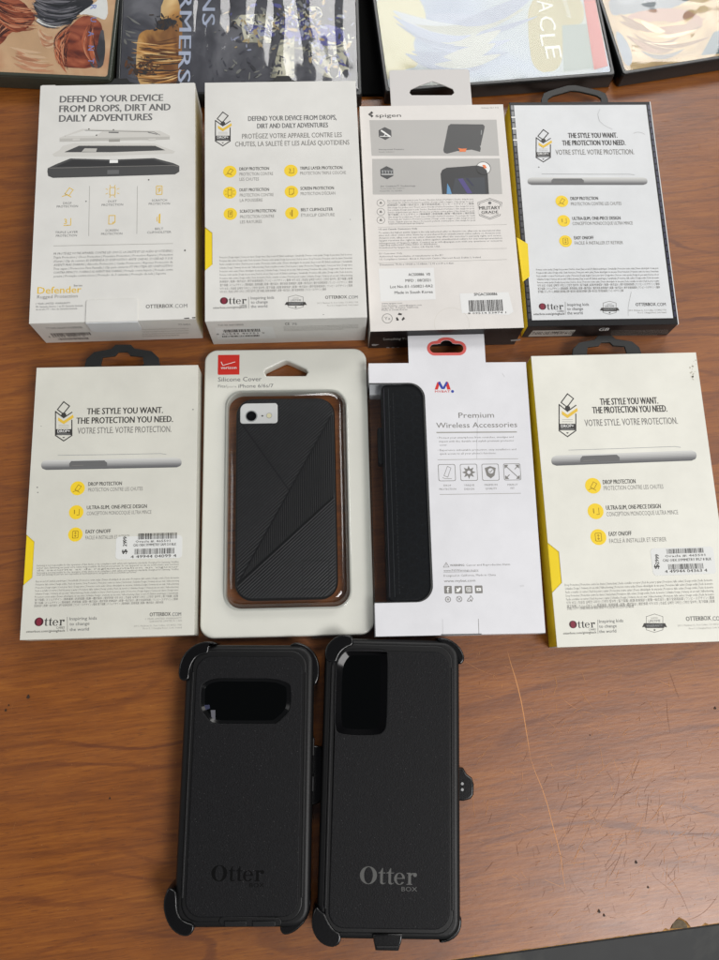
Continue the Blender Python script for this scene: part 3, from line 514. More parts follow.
def build_b8():
    r=BOX['b8']; w,h,T=r[3:]; e=empty('phone_case_carton',r,'ivory carton with bright yellow left side and barcode sticker, right of the windowed carton','box',GB)
    S=topS('b8'); z=Z(515,330,3.5245); z2=Z(515,490,3.5245)
    y1=S.px(*z2(110,186))[1]; y0=S.px(*z2(128,362))[1]
    shell_box(e,w,h,T,M['card8'],notch=(y0,y1,.0066),left=M['yellow'],core=M['yellow'])
    d=dict(z=z,z2=z2,head=((300,506,262),(273,538,291),(246,575,335)),hc=23,badge=(185,225,376,70),side=(128,461,640,442,36),circ=((z,275,549),(z2,284,75),(z2,294,166)),cr=28,
      feat=((z,310,426,542,1),(z,313,524,562,0),(z2,321,515,67,1),(z2,323,576,89,0),(z2,331,412,161,1),(z2,333,535,184,0)),fc=15,
      small=(((175,698,330,418,8,3),dict(seed=14,cap=8,drift=10,last=.45)),))
    sym_text(e,S,d)
    otter_footer(e,S,z2,192,286,488,(170,288,507),(292,458,506),(297,382,(467,485,503)),(603,735,460,15,[("209 S. Meldrum St., Fort Collins, CO 80521 USA",573,478),("Floor 5, 2 Shanghai Road, Cork, Ireland",613,489)]),(448,536,437,502))
    price_sticker(e,S,z2,(476,206,697,304,9),(535,664,204,225),(520,693,235,250),(541,664,258,281),(528,678,290),((508,278),(508,262),(508,244)),'CAS OBX SYMMETRY IPL7 8 BLK','4 49944 04363 4',31)
    mb=MB(); m=mat('rub_mark',(190,186,172),.7); rnd=random.Random(3)
    for i in range(26):
        q=S.px(*z(rnd.gauss(628,5),rnd.uniform(100,175))); disc(mb,S,q,rnd.uniform(.0002,.0007),m,1,6)
    mb.build('scuff_marks',e)
    Sh=Surf(r,(0,0,.011)); a=Sh.px(571,354); b=Sh.px(642,354); t=Sh.px(606,336); hanger(e,Sh,(a[0]+b[0])/2,h/2,b[0]-a[0],t[1]-h/2,M['hang'])
def build_b4():
    r=BOX['b4']; w,h,T=r[3:]; e=empty('phone_case_carton',r,'black edged carton with a white back panel and a thin open hanger','box',GB)
    S=topS('b4'); z=Z(500,80,3.784); z2=Z(500,210,3.784)
    shell_box(e,w,h,T,M['black'],left=M['yellow'],core=M['yellow'])
    pan=[S.px(*p) for p in (z(52,95),z(553,95),z2(655,408),z2(122,418))]
    mb=MB(); x0=(pan[0][0]+pan[3][0])/2; x1=(pan[1][0]+pan[2][0])/2; ya=(pan[2][1]+pan[3][1])/2; yb=(pan[0][1]+pan[1][1])/2
    poly(mb,S,[(x0,ya),(x1,ya),(x1,yb),(x0,yb)],M['card4'],1); mb.build('back_label',e)
    S2=Surf(r,(0,0,T+.0001))
    d=dict(z=z,z2=z2,head=((258,445,219),(236,476,247),(211,508,282)),hc=19,badge=(164,188,310,64),side=(104,383,558,383,28),circ=((z,234,459),(z2,241,41),(z2,248,118)),cr=24,
      feat=((z,267,372,454,1),(z,269,460,474,0),(z2,274,457,37,1),(z2,275,503,56,0),(z2,281,355,111,1),(z2,283,466,130,0)),fc=12,
      small=(((137,600,226,311,8,3),dict(seed=17,cap=7,drift=8,last=.7)),))
    sym_text(e,S2,d)
    otter_footer(e,S2,z2,148,243,378,(127,245,397),(247,348,395),(255,337,(363,379,395)),(514,628,363,12,[("209 S. Meldrum St., Fort Collins, CO 80521 USA",487,382),("Floor 5, 2 Shanghai Road, Cork, Ireland",522,391)]),(378,452,345,395))
    # chequered edge strips
    mb=MB(); mr=MB(); n=34; g1=mat('grey_check_print',(120,122,124),.35); g2=mat('dark_check_print',(58,58,62),.35)
    for i in range(n):
        y=yb-(yb-ya)*i/n; hh=(yb-ya)/n; m=g1 if i<7 else g2
        poly(mb,S,[(-w/2+.0009,y-hh*.8),(x0-.0004,y-hh*.8),(x0-.0004,y),(-w/2+.0009,y)],m,1)
        poly(mr,S,[(x1+.0010,y-hh*.8),(w/2-.0006,y-hh*.8),(w/2-.0006,y),(x1+.0010,y)],mat('navy_check_print',(44,44,66),.35),1)
    for i in (1,2,3): y=yb-(yb-ya)*(i*1.9)/n; poly(mb,S,[(-w/2+.0006,y-.0011),(x0+.0002,y-.0011),(x0+.0002,y),(-w/2+.0006,y)],M['white'],2)
    mb.build('chequered_trim',e); mr.build('chequered_trim',e)
    mb=MB(); boxm(mb,w/2-.0002,w/2+.0004,-h/2,h/2,T-.0022,T+.0001,M['card4']); mb.build('white_edge_strip',e)
    mb=MB(); ppoly(mb,S,z2,[(64,104),(105,128),(112,252),(86,272)],M['yellow'],1.5); mb.build('pull_tab',e)
    D=bottomS('b4'); mb=MB(); q=Z(510,260,8.99)
    ppoly(mb,D,q,[(208,634),(592,628),(548,680),(162,688)],mat('grey_sticker_paper',(178,176,170),.5),1); ptext(mb,D,q,'77-65432 CASE SYMMETRY 66 CLR',190,560,668,26,M['ink'],l=2,res=1,bold=.01)
    q2=Z(600,290,7.99); ptext(mb,D,q2,'GB',-15,65,325,22,M['white'],bold=.02); smallprint(mb,D,q2,90,540,325,362,5,0,M['lgrey'],cap=6,seed=7); mb.build('bottom_print',e)
    Sh=Surf(r,(0,0,.013)); mb=MB()
    o=[Sh.px(*z(*p)) for p in ((155,95),(155,75),(165,52),(188,42),(255,22),(285,21),(375,42),(398,52),(408,75),(408,95))]; i_=[Sh.px(*z(*p)) for p in ((180,88),(182,74),(200,63),(268,43),(300,46),(365,62),(380,72),(382,88))]
    o2=[(a,min(b,1e9)) for a,b in o]; plate(mb,o2,[i_],-.0008,.0008,mat('grey_black_hanger',(36,36,34),.45,.35),.0004,Sh); mb.build('hang_tab',e,40)
    mb=MB(); hm=mat('hair_mark',(150,150,148),.6)
    pstroke(mb,S2,z,[(378,110),(370,130),(376,155),(395,172),(425,187)],.00016,hm,2); pstroke(mb,S2,z,[(505,202),(520,197),(535,199),(548,206)],.0002,hm,2); pstroke(mb,S2,z2,[(497,310),(490,340),(485,370),(485,400)],.00015,hm,2)
    disc(mb,S2,S2.px(*z(147,330)),.0005,M['grey'],2,8); mb.build('scuff_marks',e)
# ================================================================== blister pack
def rib(name,ang,k,lo=(4,4,5),hi=(40,40,42),amt=1.):
    m=mat(name,hi,.4,.5,k=1.0); b=bsdf(m); tc=N(m,'ShaderNodeTexCoord'); dt=N(m,'ShaderNodeVectorMath',operation='DOT_PRODUCT'); dt.inputs[1].default_value=(math.cos(ang)*k,math.sin(ang)*k,0)
    LK(m,tc.outputs['Object'],dt.inputs[0]); s=N(m,'ShaderNodeMath',operation='SINE'); LK(m,dt.outputs['Value'],s.inputs[0])
    r=N(m,'ShaderNodeMapRange'); r.inputs['From Min'].default_value=-.2; r.inputs['From Max'].default_value=1.; LK(m,s.outputs[0],r.inputs['Value'])
    nz=N(m,'ShaderNodeTexNoise',Scale=300.); LK(m,tc.outputs['Object'],nz.inputs['Vector']); mu=N(m,'ShaderNodeMath',operation='MULTIPLY'); LK(m,r.outputs['Result'],mu.inputs[0]); LK(m,nz.outputs['Fac'],mu.inputs[1])
    mx=N(m,'ShaderNodeMix',data_type='RGBA'); LK(m,mu.outputs[0],mx.inputs['Factor']); mx.inputs['A'].default_value=(*[lin(v) for v in lo],1); mx.inputs['B'].default_value=(*[lin(v)*1.6 for v in hi],1); LK(m,mx.outputs['Result'],b.inputs['Base Color'])
    bp=N(m,'ShaderNodeBump',Strength=.3,Distance=.0003); LK(m,s.outputs[0],bp.inputs['Height']); LK(m,bp.outputs['Normal'],b.inputs['Normal']); return m
def build_b6():
    r=BOX['b6']; w,h,T=r[3:]; e=empty('blister_pack',r,'white clamshell pack showing a ribbed black phone case under a clear window','blister pack','phone case boxes in other makes of packaging')
    S=topS('b6'); z=Z(195,340,3.994); z2=Z(195,480,3.994)
    P=lambda zz,x,y:S.px(*zz(x,y))
    a=P(z,130,195); b=P(z2,612,514); c=P(z2,124,500)
    x0=(a[0]+P(z2,124,300)[0])/2; x1=(P(z,603,350)[0]+P(z2,614,300)[0])/2; y0=P(z2,380,508)[1]; y1=P(z,360,208)[1]
    hole=[P(z,*p) for p in ((277,128),(283,118),(352,85),(364,81),(376,85),(444,116),(451,128),(442,142),(286,143))]
    mcard=textured(mat('white_insert_card',(208,208,199),.32,.5,.3),30,.04,.1,60,.0006)
    mb=MB(); plate(mb,rrect(-w/2,-h/2,w/2,h/2,.0085,8),[rrect(x0,y0,x1,y1,.010,8),hole],.0008,T,mcard,.0012,None,3); mb.build('backing_card',e,50)
    # rim of the clear flange
    mb=MB(); plate(mb,rrect(-w/2-.0012,-h/2-.0012,w/2+.0012,h/2+.0012,.0097,8),[rrect(-w/2+.0004,-h/2+.0004,w/2-.0004,h/2-.0004,.0081,8)],.0,.0016,M['clear'],.0004); mb.build('flange',e,50)
    # clear dome
    mb=MB(); prev=None; n=0; rings=[]
    for (ins,zz) in ((-.0016,T+.0001),(.0,T+.0008),(.0012,T+.004),(.0022,T+.0075),(.0042,T+.0088),(.008,T+.009)):
        rings.append([S.inv.to_3x3().inverted()@Vector((0,0,0)) and None or (u,v,zz) for u,v in rrect(x0+ins,y0+ins,x1-ins,y1-ins,max(.010-ins*.6,.003),8)])
    L=len(rings[0]); vs=[p for g in rings for p in g]; fs=[(k*L+i,k*L+(i+1)%L,(k+1)*L+(i+1)%L,(k+1)*L+i) for k in range(len(rings)-1) for i in range(L)]; fs.append(tuple((len(rings)-1)*L+i for i in range(L)))
    mb.add(vs,fs,M['clear']); mb.build('clear_dome',e,60)
    # the case
    Tc=.0115; Sc=Surf(r,(0,0,Tc)); Q=lambda zz,x,y:Sc.px(*zz(x,y))
    cx0=Q(z,163,400)[0]; cx1=(Q(z,558,400)[0]+Q(z2,572,300)[0])/2; cy1=Q(z,360,232)[1]; cy0=Q(z2,380,478)[1]
    mb=MB(); plate(mb,rrect(cx0,cy0,cx1,cy1,.011,8),[],.004,Tc,M['plastic'],.0022,None,4); case=mb.build('silicone_case',e,50)
    i=.0013; A=(cx0+i,cy0+i,cx1-i,cy1-i); out=rrect(*A,.0098,8)
    p1=Q(z,172,315); p2=Q(z,370,592); p3=Q(z,555,283); p4=Q(z2,172,412); p5=Q(z2,562,58)
    cam0=Q(z,180,335); cam1=Q(z,330,252)
    import itertools
    def clip(poly_,f):
        o=[]
        for k in range(len(poly_)):
            a,b=poly_[k],poly_[(k+1)%len(poly_)]; fa,fb=f(a),f(b)
            if fa>=0: o.append(a)
            if (fa>=0)!=(fb>=0): t=fa/(fa-fb); o.append((a[0]+(b[0]-a[0])*t,a[1]+(b[1]-a[1])*t))
        return o
    def side(a,b): return lambda p:(b[0]-a[0])*(p[1]-a[1])-(b[1]-a[1])*(p[0]-a[0])
    neg=lambda f:(lambda p:-f(p))
    L1=side(p1,p2); L2=side(p4,p3); L3=side(p4,p5)   # positive = left of direction
    mb=MB(); kk=2*math.pi/.00128
    A1=rib('ribbed_silicone',R(28),kk); A2=rib('ribbed_silicone',R(148),kk); A3=rib('ribbed_silicone',R(0),kk*1.0,hi=(20,20,22)); A4=rib('ribbed_silicone',R(132),kk*.8)
    gap=.0005
    def shrink(f,d,a,b): 
        ln=math.hypot(b[0]-a[0],b[1]-a[1]); return lambda p:f(p)-d*ln
    poly(mb,Sc,clip(clip(out,shrink(L1,gap,p1,p2)),shrink(L2,gap,p4,p3)),A1,1)
    poly(mb,Sc,clip(clip(out,shrink(neg(L1),gap,p1,p2)),shrink(L2,gap,p4,p3)),A2,1)
    poly(mb,Sc,clip(clip(out,shrink(neg(L2),gap,p4,p3)),shrink(L3,gap,p4,p5)),A3,1)
    poly(mb,Sc,clip(out,shrink(neg(L3),gap,p4,p5)),A4,1)
    stroke(mb,Sc,[Q(z2,*p) for p in ((430,435),(535,435),(535,322),(430,322))],.0004,M['plastic'],2,True)
    mb.build('ribbed_back',case)
    mb=MB(); plate(mb,rrect(cam0[0],cam0[1],cam1[0],cam1[1],(.002,.002,.002,.0045),6),[],Tc-.001,Tc+.0003,M['phonewhite'],.0004); ph=mb.build('camera_cutout',case,50)
    S3=Surf(r,(0,0,Tc+.0003)); mb=MB(); q=S3.px(*z(225,304))
    ringp(mb,S3,circ(q,.0040,30),circ(q,.0033,30),M['silver'],1); disc(mb,S3,q,.0033,M['gloss'],1.2); disc(mb,S3,q,.0014,M['lens'],2); mb.build('camera_lens',ph)
    mb=MB(); q=S3.px(*z(269,303)); disc(mb,S3,q,.0006,M['ink'],1,12); q=S3.px(*z(296,302)); disc(mb,S3,q,.0017,mat('flash_diffuser',(222,216,180),.4),1); ringp(mb,S3,circ(q,.0019,24),circ(q,.0016,24),M['silver'],1.5); mb.build('camera_flash',ph)
    mb=MB(); lg=[P(z,*p) for p in ((92,60),(178,59),(178,138),(92,138))]; x_0,x_1=lg[0][0],lg[1][0]; y_1,y_0=lg[0][1],lg[2][1]
    plate(mb,rrect(x_0,y_0,x_1,y_1,(.0008,0.0001,.0001,.0001)),[],.00002,.0001,M['red'],0,S)
    ptext(mb,S,z,'verizon',103,166,116,11,M['white'],l=4,bold=.02); pstroke(mb,S,z,[(105,88),(111,102),(160,88)],.0004,M['white'],4); mb.build('brand_square',e)
    mb=MB(); ptext(mb,S,z,'Silicone Cover',92,266,165,17,M['mgrey'],bold=.005); ptext(mb,S,z,'Fits/',92,128,190,11,M['mgrey']); ptext(mb,S,z,'para',129,166,190,9,M['lgrey']); ptext(mb,S,z,'iPhone 6/6s/7',173,313,190,14,M['mgrey'],bold=.005); mb.build('product_title',e)
# ================================================================== wallet box
def build_b7():
    r=BOX['b7']; w,h,T=r[3:]; e=empty('wallet_case_carton',r,'white carton with red slotted hang tab and a tall window showing a black wallet case','box','phone case boxes in other makes of packaging')
    S=topS('b7'); z=Z(360,320,3.784); z2=Z(360,480,3.784); P=lambda zz,x,y:S.px(*zz(x,y))
    wt=P(z,100,238)[1]; wb=P(z2,100,465)[1]; wr=(P(z,248,400)[0]+P(z2,270,200)[0])/2; rr=.0105
    tl=P(z,182,100)[0]; tr=P(z,472,100)[0]; tt=P(z,300,39)[1]
    o=[(-w/2,-h/2),(w/2,-h/2),(w/2,h/2)]
    o+=[(tr,h/2)]+[(tr-.0035+.0035*math.cos(R(a)),tt-.0035+.0035*math.sin(R(a))) for a in range(0,91,15)]+[(tl+.0035-.0035*math.sin(R(a)),tt-.0035+.0035*math.cos(R(a))) for a in range(0,91,15)]+[(tl,h/2)]
    o+=[(-w/2,h/2),(-w/2,wt)]+[(wr-rr+rr*math.sin(R(a)),wt-rr+rr*math.cos(R(a))) for a in range(0,91,10)]+[(wr-rr+rr*math.cos(R(a)),wb+rr-rr*math.sin(R(a))) for a in range(0,91,10)]+[(-w/2,wb)]
    def eslot(g):
        c=P(z,328,107); X=.0112+g; Y=.0031+g; bw=.0040+g; bh=.0027
        pts=[(c[0]+X-Y+Y*math.cos(R(a)),c[1]+Y*math.sin(R(a))) for a in range(-90,91,15)]
        pts+=[(c[0]+bw+.0022,c[1]+Y),(c[0]+bw,c[1]+Y+.0004)]+[(c[0]+bw*math.cos(R(a)),c[1]+Y+bh*math.sin(R(a))) for a in range(20,161,14)]+[(c[0]-bw,c[1]+Y+.0004),(c[0]-bw-.0022,c[1]+Y)]
        pts+=[(c[0]-X+Y-Y*math.cos(R(a)),c[1]-Y*math.sin(R(a))) for a in range(-90,91,15)]
        return pts
    mb=MB(); plate(mb,o,[eslot(0)],T-.0006,T,M['card7'],.00018); mb.build('front_panel',e,40)
    mb=MB(); ringp(mb,S,eslot(.0020),eslot(.00005),M['redring'],1); mb.build('slot_rim',e)
    t=.0006; z1=T-.00062
    for nm,pts in (('side_panel',(w/2-t,w/2,-h/2,h/2,.0002,z1)),('top_flap',(-w/2,w/2-t-.00002,h/2-t,h/2,.0002,z1)),('bottom_flap',(-w/2,w/2-t-.00002,-h/2,-h/2+t,.0002,z1)),('side_panel',(-w/2,-w/2+t,-h/2+t+.00002,wb-.0003,.0002,z1)),('side_panel',(-w/2,-w/2+t,wt+.0003,h/2-t-.00002,.0002,z1))):
        mb=MB(); boxm(mb,*pts,M['card7']); mb.build(nm,e)
    mb=MB(); boxm(mb,-w/2+t+.0002,w/2-t-.0002,-h/2+.001,wb-.002,.0002,T-.003,M['card7']); boxm(mb,wr+.0015,w/2-t-.0002,wb-.001,wt+.002,.0002,T-.003,M['card7']); boxm(mb,-w/2+.0008,w/2-t-.0002,wt-.0048,h/2-.001,.0002,T-.010,M['card7']); mb.build('inner_card',e)
    # window edge + film
    wn=[(-w/2+.0002,wb+.0001)]+[(wr-rr+rr*math.cos(R(a)),wb+rr-rr*math.sin(R(a))) for a in range(90,-1,-10)]+[(wr-rr+rr*math.sin(R(a)),wt-rr+rr*math.cos(R(a))) for a in range(90,-1,-10)]+[(-w/2+.0002,wt-.0001)]
    mb=MB(); stroke(mb,Surf(r,(0,0,T-.0009)),[(a-.0005 if i>0 else a,b) for i,(a,b) in enumerate(wn)],.0011,mat('grey_window_edge',(92,92,90),.3),1); mb.build('window_edge',e)
    mb=MB(); boxm(mb,-w/2+.0001,wr+.001,wb-.001,wt+.001,T-.00085,T-.00072,M['clear']); boxm(mb,-w/2+.0001,-w/2+.0003,wb-.0002,wt+.0002,.0004,T-.00088,M['clear']); mb.build('window_film',e)
    # wallet
    Tw=T-.0022; Sw=Surf(r,(0,0,Tw)); a=Sw.px(*z(80,243)); b=Sw.px(*z2(105,458)); xl=(a[0]+b[0])/2; top=a[1]-.0003; bot=b[1]-.0006; xr=w/2-.004
    lea=textured(mat('black_leatherette',(9,11,13),.42,.25),60,.25,.4,420,.0004,spots=.5)
    mb=MB(); plate(mb,rrect(xl,bot,xr,top,.0035,5),[],.003,Tw,lea,.0013,None,3); wal=mb.build('wallet_case',e,50)
    mb=MB()
    xs=xl+.0046
    stroke(mb,Sw,[(xl+.0015,bot+.003),(xl+.0015,top-.003)],.0003,mat('purple_grey_seam',(70,66,74),.4),1); stroke(mb,Sw,[(xs,bot+.003),(xs,top-.003)],.0004,mat('grey_seam',(48,50,52),.4),1)
    for i in range(60): 
        y=bot+.005+(top-bot-.01)*i/60; stroke(mb,Sw,[(xs+.003,y),(xs+.003,y+.0011)],.0003,M['dkp2'],1)
    mb.build('stitching',wal)
    mb=MB(); q0=Sw.px(*z(74,402)); q1=Sw.px(*z(78,540)); plate(mb,rrect(xl-.0030,q1[1],xl+.003,q0[1],(.0012,.0005,.0005,.0012)),[],.006,Tw-.003,lea,.0006); mb.build('clasp_strap',wal,50)
    # hexagon emboss lines
    mb=MB(); hx=mat('embossed_line',(22,27,31),.35,.3); s=.0042
    for i in range(6):
        for j in range(24):
            cx=xs+.006+i*s*1.5; cy=bot+.008+j*s*1.732+(s*.866 if i%2 else 0)
            if cy>top-.008 or cx+s>wr: continue
            stroke(mb,Sw,[(cx+s*.9*math.cos(R(60*k)),cy+s*.9*math.sin(R(60*k))) for k in range(6)],.00022,hx,1,True)
    mb.build('hexagon_emboss',wal)
    # print
    y=Z(425,370,6.538)
    mb=MB()
    for pts,m in (([(63,128),(80,80),(95,75),(98,82),(84,128)],'red'),([(84,85),(98,74),(118,112),(118,125),(108,125)],'blue'),([(118,125),(118,112),(138,76),(150,82),(128,125)],'blue'),([(146,128),(132,82),(142,75),(152,80),(168,128)],'red')): ppoly(mb,S,y,pts,M[m],1+(m=='blue')*.5)
    ptext(mb,S,y,'MYBAT',65,165,147,13,M['red'],bold=.02); disc(mb,S,S.px(*y(180,140)),.0010,M['blue'],1,12); mb.build('brand_mark',e)
    mb=MB(); ptext(mb,S,y,'Premium',220,452,312,34,M['grey'],bold=.003); ptext(mb,S,y,'Wireless Accessories',74,603,376,34,M['grey'],bold=.003); mb.build('headline',e)
    mb=MB(); pstroke(mb,S,y,[(78,409),(597,405)],.0008,M['lgrey']); pstroke(mb,S,y,[(84,587),(608,580)],.0003,M['lgrey']); pstroke(mb,S,y,[(98,814),(626,806)],.0003,M['lgrey']); mb.build('rule_lines',e)
    mb=MB()
    for s,x0,x1,bl in (("• Protect your smartphone from scratches, smudges and",78,580,446),("impact with the durable and stylish premium protector",92,582,470),("cover.",94,146,496),("• Experience unbeatable protection, easy installation and",82,596,527),("quick access to all your phone's functions.",96,466,551)): ptext(mb,S,y,s,x0,x1,bl,12,M['grey'],res=1)
    mb.build('claims_text',e); mb=MB()
    for s,x0,x1,bl in (("DROP",123,172,761),("PROTECTION",94,203,785),("UNIQUE",257,322,759),("DESIGN",258,322,784),("PREMIUM",390,473,757),("QUALITY",395,470,781),("PERFECT",540,606,756),("FIT",560,586,779)): ptext(mb,S,y,s,x0,x1,bl,12,M['grey'],res=1)
    mb.build('feature_captions',e); mb=MB(); y4=Z(430,555,5.99)
    for s,x0,x1,bl,b in (("WARNING:",120,208,67,.03),("Cancer and Reproductive Harm",216,480,64,0),("www.P65Warnings.ca.gov",82,290,97,0),("Designed in California, Made in China",82,394,127,0)): ptext(mb,S,y4,s,x0,x1,bl,12,M['grey'],res=1,bold=b)
    pstroke(mb,S,y4,[(82,103),(290,99)],.0002,M['grey']); ptext(mb,S,y4,'www.mybat.com',84,272,161,14,M['grey'],bold=.01); pstroke(mb,S,y4,[(80,73),(97,45),(114,72)],.0003,M['grey'],1,True); pstroke(mb,S,y4,[(97,55),(97,65)],.0003,M['grey'],1)
    mb.build('small_print',e)
    for i,c in enumerate(((143,671),(287,669),(428,668),(570,666))):
        mb=MB(); q=S.px(*y(*c)); k=56/6.538*MM; ringp(mb,S,[(q[0]+a,q[1]+b) for a,b in rrect(-k,-k,k,k,k*.2)],[(q[0]+a*.94,q[1]+b*.94) for a,b in rrect(-k,-k,k,k,k*.2)],M['grey'],1); T_=lambda pts:[(q[0]+a*k,q[1]+b*k) for a,b in pts]
        if i==0: stroke(mb,S,T_([(-.35,-.35),(.1,.75),(.5,.55),(.08,-.55)]),.0003,M['grey'],1,True); stroke(mb,S,T_([(-.5,-.6),(-.2,-.72),(.5,-.72)]),.0003,M['grey'],1)
        if i==1: poly(mb,S,T_([((.8 if j%2==0 else .42)*math.cos(R(22.5*j)),(.8 if j%2==0 else .42)*math.sin(R(22.5*j))) for j in range(16)]),M['grey'],1); disc(mb,S,q,.22*k,M['card7'],2,10)
        if i==2: poly(mb,S,T_([(0,-.75),(.45,-.4),(.65,.5),(0,.72),(-.65,.5),(-.45,-.4)]),M['grey'],1); disc(mb,S,T_([(.05,.15)])[0],.32*k,M['card7'],2,14); stroke(mb,S,T_([(-.15,.1),(0,0),(.25,.3)]),.0004,M['grey'],3)
        if i==3:
            stroke(mb,S,T_([(-.6,.6),(.6,-.6)]),.0005,M['grey'],1)
            for sx,sy in ((-1,1),(1,1),(-1,-1),(1,-1)): poly(mb,S,T_([(.85*sx,.85*sy),(.4*sx,.85*sy),(.6*sx,.6*sy),(.85*sx,.4*sy)][::(1 if sx*sy<0 else -1)]),M['grey'],2); stroke(mb,S,T_([(.75*sx,.75*sy),(.35*sx,.35*sy)]),.0005,M['grey'],1.5)
        mb.build('feature_icon',e)
    for i,c in enumerate(((108,208),(170,208),(231,207),(292,206))):
        mb=MB(); q=S.px(*y4(*c)); k=22/5.99*MM; poly(mb,S,[(q[0]+a,q[1]+b) for a,b in rrect(-k,-k,k,k,k*.2)],M['grey'],1); T_=lambda pts:[(q[0]+a*k,q[1]+b*k) for a,b in pts]
        if i==0: text(mb,S,'f',q[0]-.35*k,q[1]-.8*k,.75*k,1.5*k,M['white'],2,bold=.03)
        if i==1: poly(mb,S,T_([(-.7,-.5),(0,-.6),(.5,-.1),(.7,.5),(.2,.6),(0,.2),(-.6,.5),(-.4,-.1)]),M['white'],2)
        if i==2: stroke(mb,S,T_([(-.5,-.5),(.5,-.5),(.5,.5),(-.5,.5)]),.0004,M['white'],2,True); ringp(mb,S,circ(q,.32*k,14),circ(q,.18*k,14),M['white'],3)
        if i==3: poly(mb,S,T_([(-.6,-.4),(.6,-.4),(.6,.4),(-.6,.4)]),M['white'],2); poly(mb,S,T_([(-.15,-.2),(.25,0),(-.15,.2)]),M['grey'],3)
        mb.build('social_icon',e)
    for i,c in enumerate(((108,266),(175,264),(241,264))):
        mb=MB(); q=S.px(*y4(*c)); k=17/5.99*MM; T_=lambda pts:[(q[0]+a*k,q[1]+b*k) for a,b in pts]
        if i==0: ringp(mb,S,circ(q,k,12),circ(q,.75*k,12),M['grey'],1); disc(mb,S,q,.4*k,M['lgrey'],1,8)
        if i==1: ringp(mb,S,circ(q,k,20),circ(q,.8*k,20),M['grey'],1); stroke(mb,S,T_([(-.7,.7),(.7,-.7)]),.0003,M['grey'],1.5); stroke(mb,S,T_([(-.4,-.4),(.5,.4)]),.0003,M['grey'],1.8)
        if i==2: stroke(mb,S,T_([(-1,-.6),(-.6,.1),(0,.5),(.2,1.2),(.6,.6),(.9,.1),(.4,-.8),(.1,-.1),(-.3,-.8)]),.0004,M['grey'],1,True)
        mb.build('recycling_symbol',e)
    mb=MB(); cm=mat('crease_line',(168,168,168),.6); pstroke(mb,S,y4,[(75,385),(76,476)],.0002,cm); pstroke(mb,S,y4,[(290,383),(293,472)],.0003,M['grey']); pstroke(mb,S,y4,[(70,478),(305,474)],.0008,M['mgrey']); pstroke(mb,S,y,[(343,310),(338,580)],.0002,cm)
    pstroke(mb,S,y,[(505,22),(520,45)],.0002,cm); pstroke(mb,S,y4,[(650,472),(690,468)],.0005,M['mgrey']); ppoly(mb,S,y4,[(535,182),(560,178),(566,188),(542,192)],mat('smudge',(200,200,202),.6),1); mb.build('scuff_marks',e)
# ================================================================== rugged phone cases in holsters
def build_phone(key,label,camw,clips,logo,silver,clipbox,camera):
    r=BOX[key]; w,h,T=r[3:]; e=empty('rugged_phone_case',r,label,'phone case','black rugged phone cases')
    e.location.z=0
    Sx=lambda zz:Surf(r,(0,0,zz))
    # holster body underneath
    mb=MB(); plate(mb,rrect(-w/2+.001,-h/2+.004,w/2-.001,h/2-.004,.008,6),[],.003,.009,M['plastic'],.0015,None,3); mb.build('holster_plate',e,50)
    mb=MB(); plate(mb,rrect(-w/2,-h/2,w/2,h/2,.0105,8),[],.006,T-.0008,M['rubber'],.0032,None,5); mb.build('outer_shell',e,50)
    sx=w/2; i1=.0042; i2=.0066
    P=Sx(T+.0008); cm=[P.px(*p) for p in camera['outer']]
    mb=MB(); plate(mb,rrect(-sx+i1,-h/2+.0035,sx-i1,h/2-.0030,.010,8),[cm],T-.0035,T+.0001,M['rubber'],.0010,None,3); mb.build('shell_lip',e,50)
    mb=MB(); top=h/2-.0068; plate(mb,rrect(-sx+i2,-h/2+.0062,sx-i2,top,.009,8),[cm],T-.003,T+.0008,M['grain'],.0007,None,3); pan=mb.build('back_panel',e,50)
    # raised side ridges
    for s in (-1,1):
        mb=MB(); plate(mb,rrect(s*(sx-.0048)-.0006,-h/2+.016,s*(sx-.0048)+.0006,h/2-.016,.0006,3),[],T-.001,T+.0006,M['plastic'],.0003,None,2); mb.build('side_ridge',e,50)
    # camera window: sloped glossy rim down to a black glass floor
    n=len(cm); cx=sum(p[0] for p in cm)/n; cy=sum(p[1] for p in cm)/n
    k=camera['k']; inner=[(cx+(p[0]-cx)*k[0],cy+(p[1]-cy)*k[1]) for p in cm]
    zt,zb=T+.0006,T-.00055
    mb=MB(); mb.add([(a,b,zt) for a,b in cm]+[(a,b,zb) for a,b in inner],[(i,(i+1)%n,n+(i+1)%n,n+i) for i in range(n)],M['gloss']); mb.add([(a,b,zb) for a,b in inner],[tuple(range(n))],M['glassf']); cw=mb.build('camera_window',e,20)
    for pts,m,zz in camera['detail']:
        q=Sx(zb+.0001 if zz==0 else T+.0009); mb=MB(); ppoly(mb,q,lambda x,y:(x,y),pts,m,1); mb.build('camera_glint',cw)
    # holster corner clips
    for pts,zl in clips:
        q=Sx(zl); pp=[q.px(*p) for p in pts]; a=sum(pp[i][0]*pp[(i+1)%len(pp)][1]-pp[(i+1)%len(pp)][0]*pp[i][1] for i in range(len(pp)))
        if a<0: pp.reverse()
        mb=MB(); plate(mb,pp,[],.002,zl+.0006,M['clipm'],.0011,None,4); mb.build('corner_clip',e,60)
    # wordmark
    q=Sx(T+.0008); a=q.px(logo[0],logo[2]); b=q.px(logo[1],logo[2]); mb=MB(); m=M['logos'] if silver else M['logod']
    otter(mb,q,a[0],a[1],b[0]-a[0],m,m,1.2,'BOX'); 
    if not silver:
        pass
    mb.build('wordmark',pan)
    return e,T,w,h,r
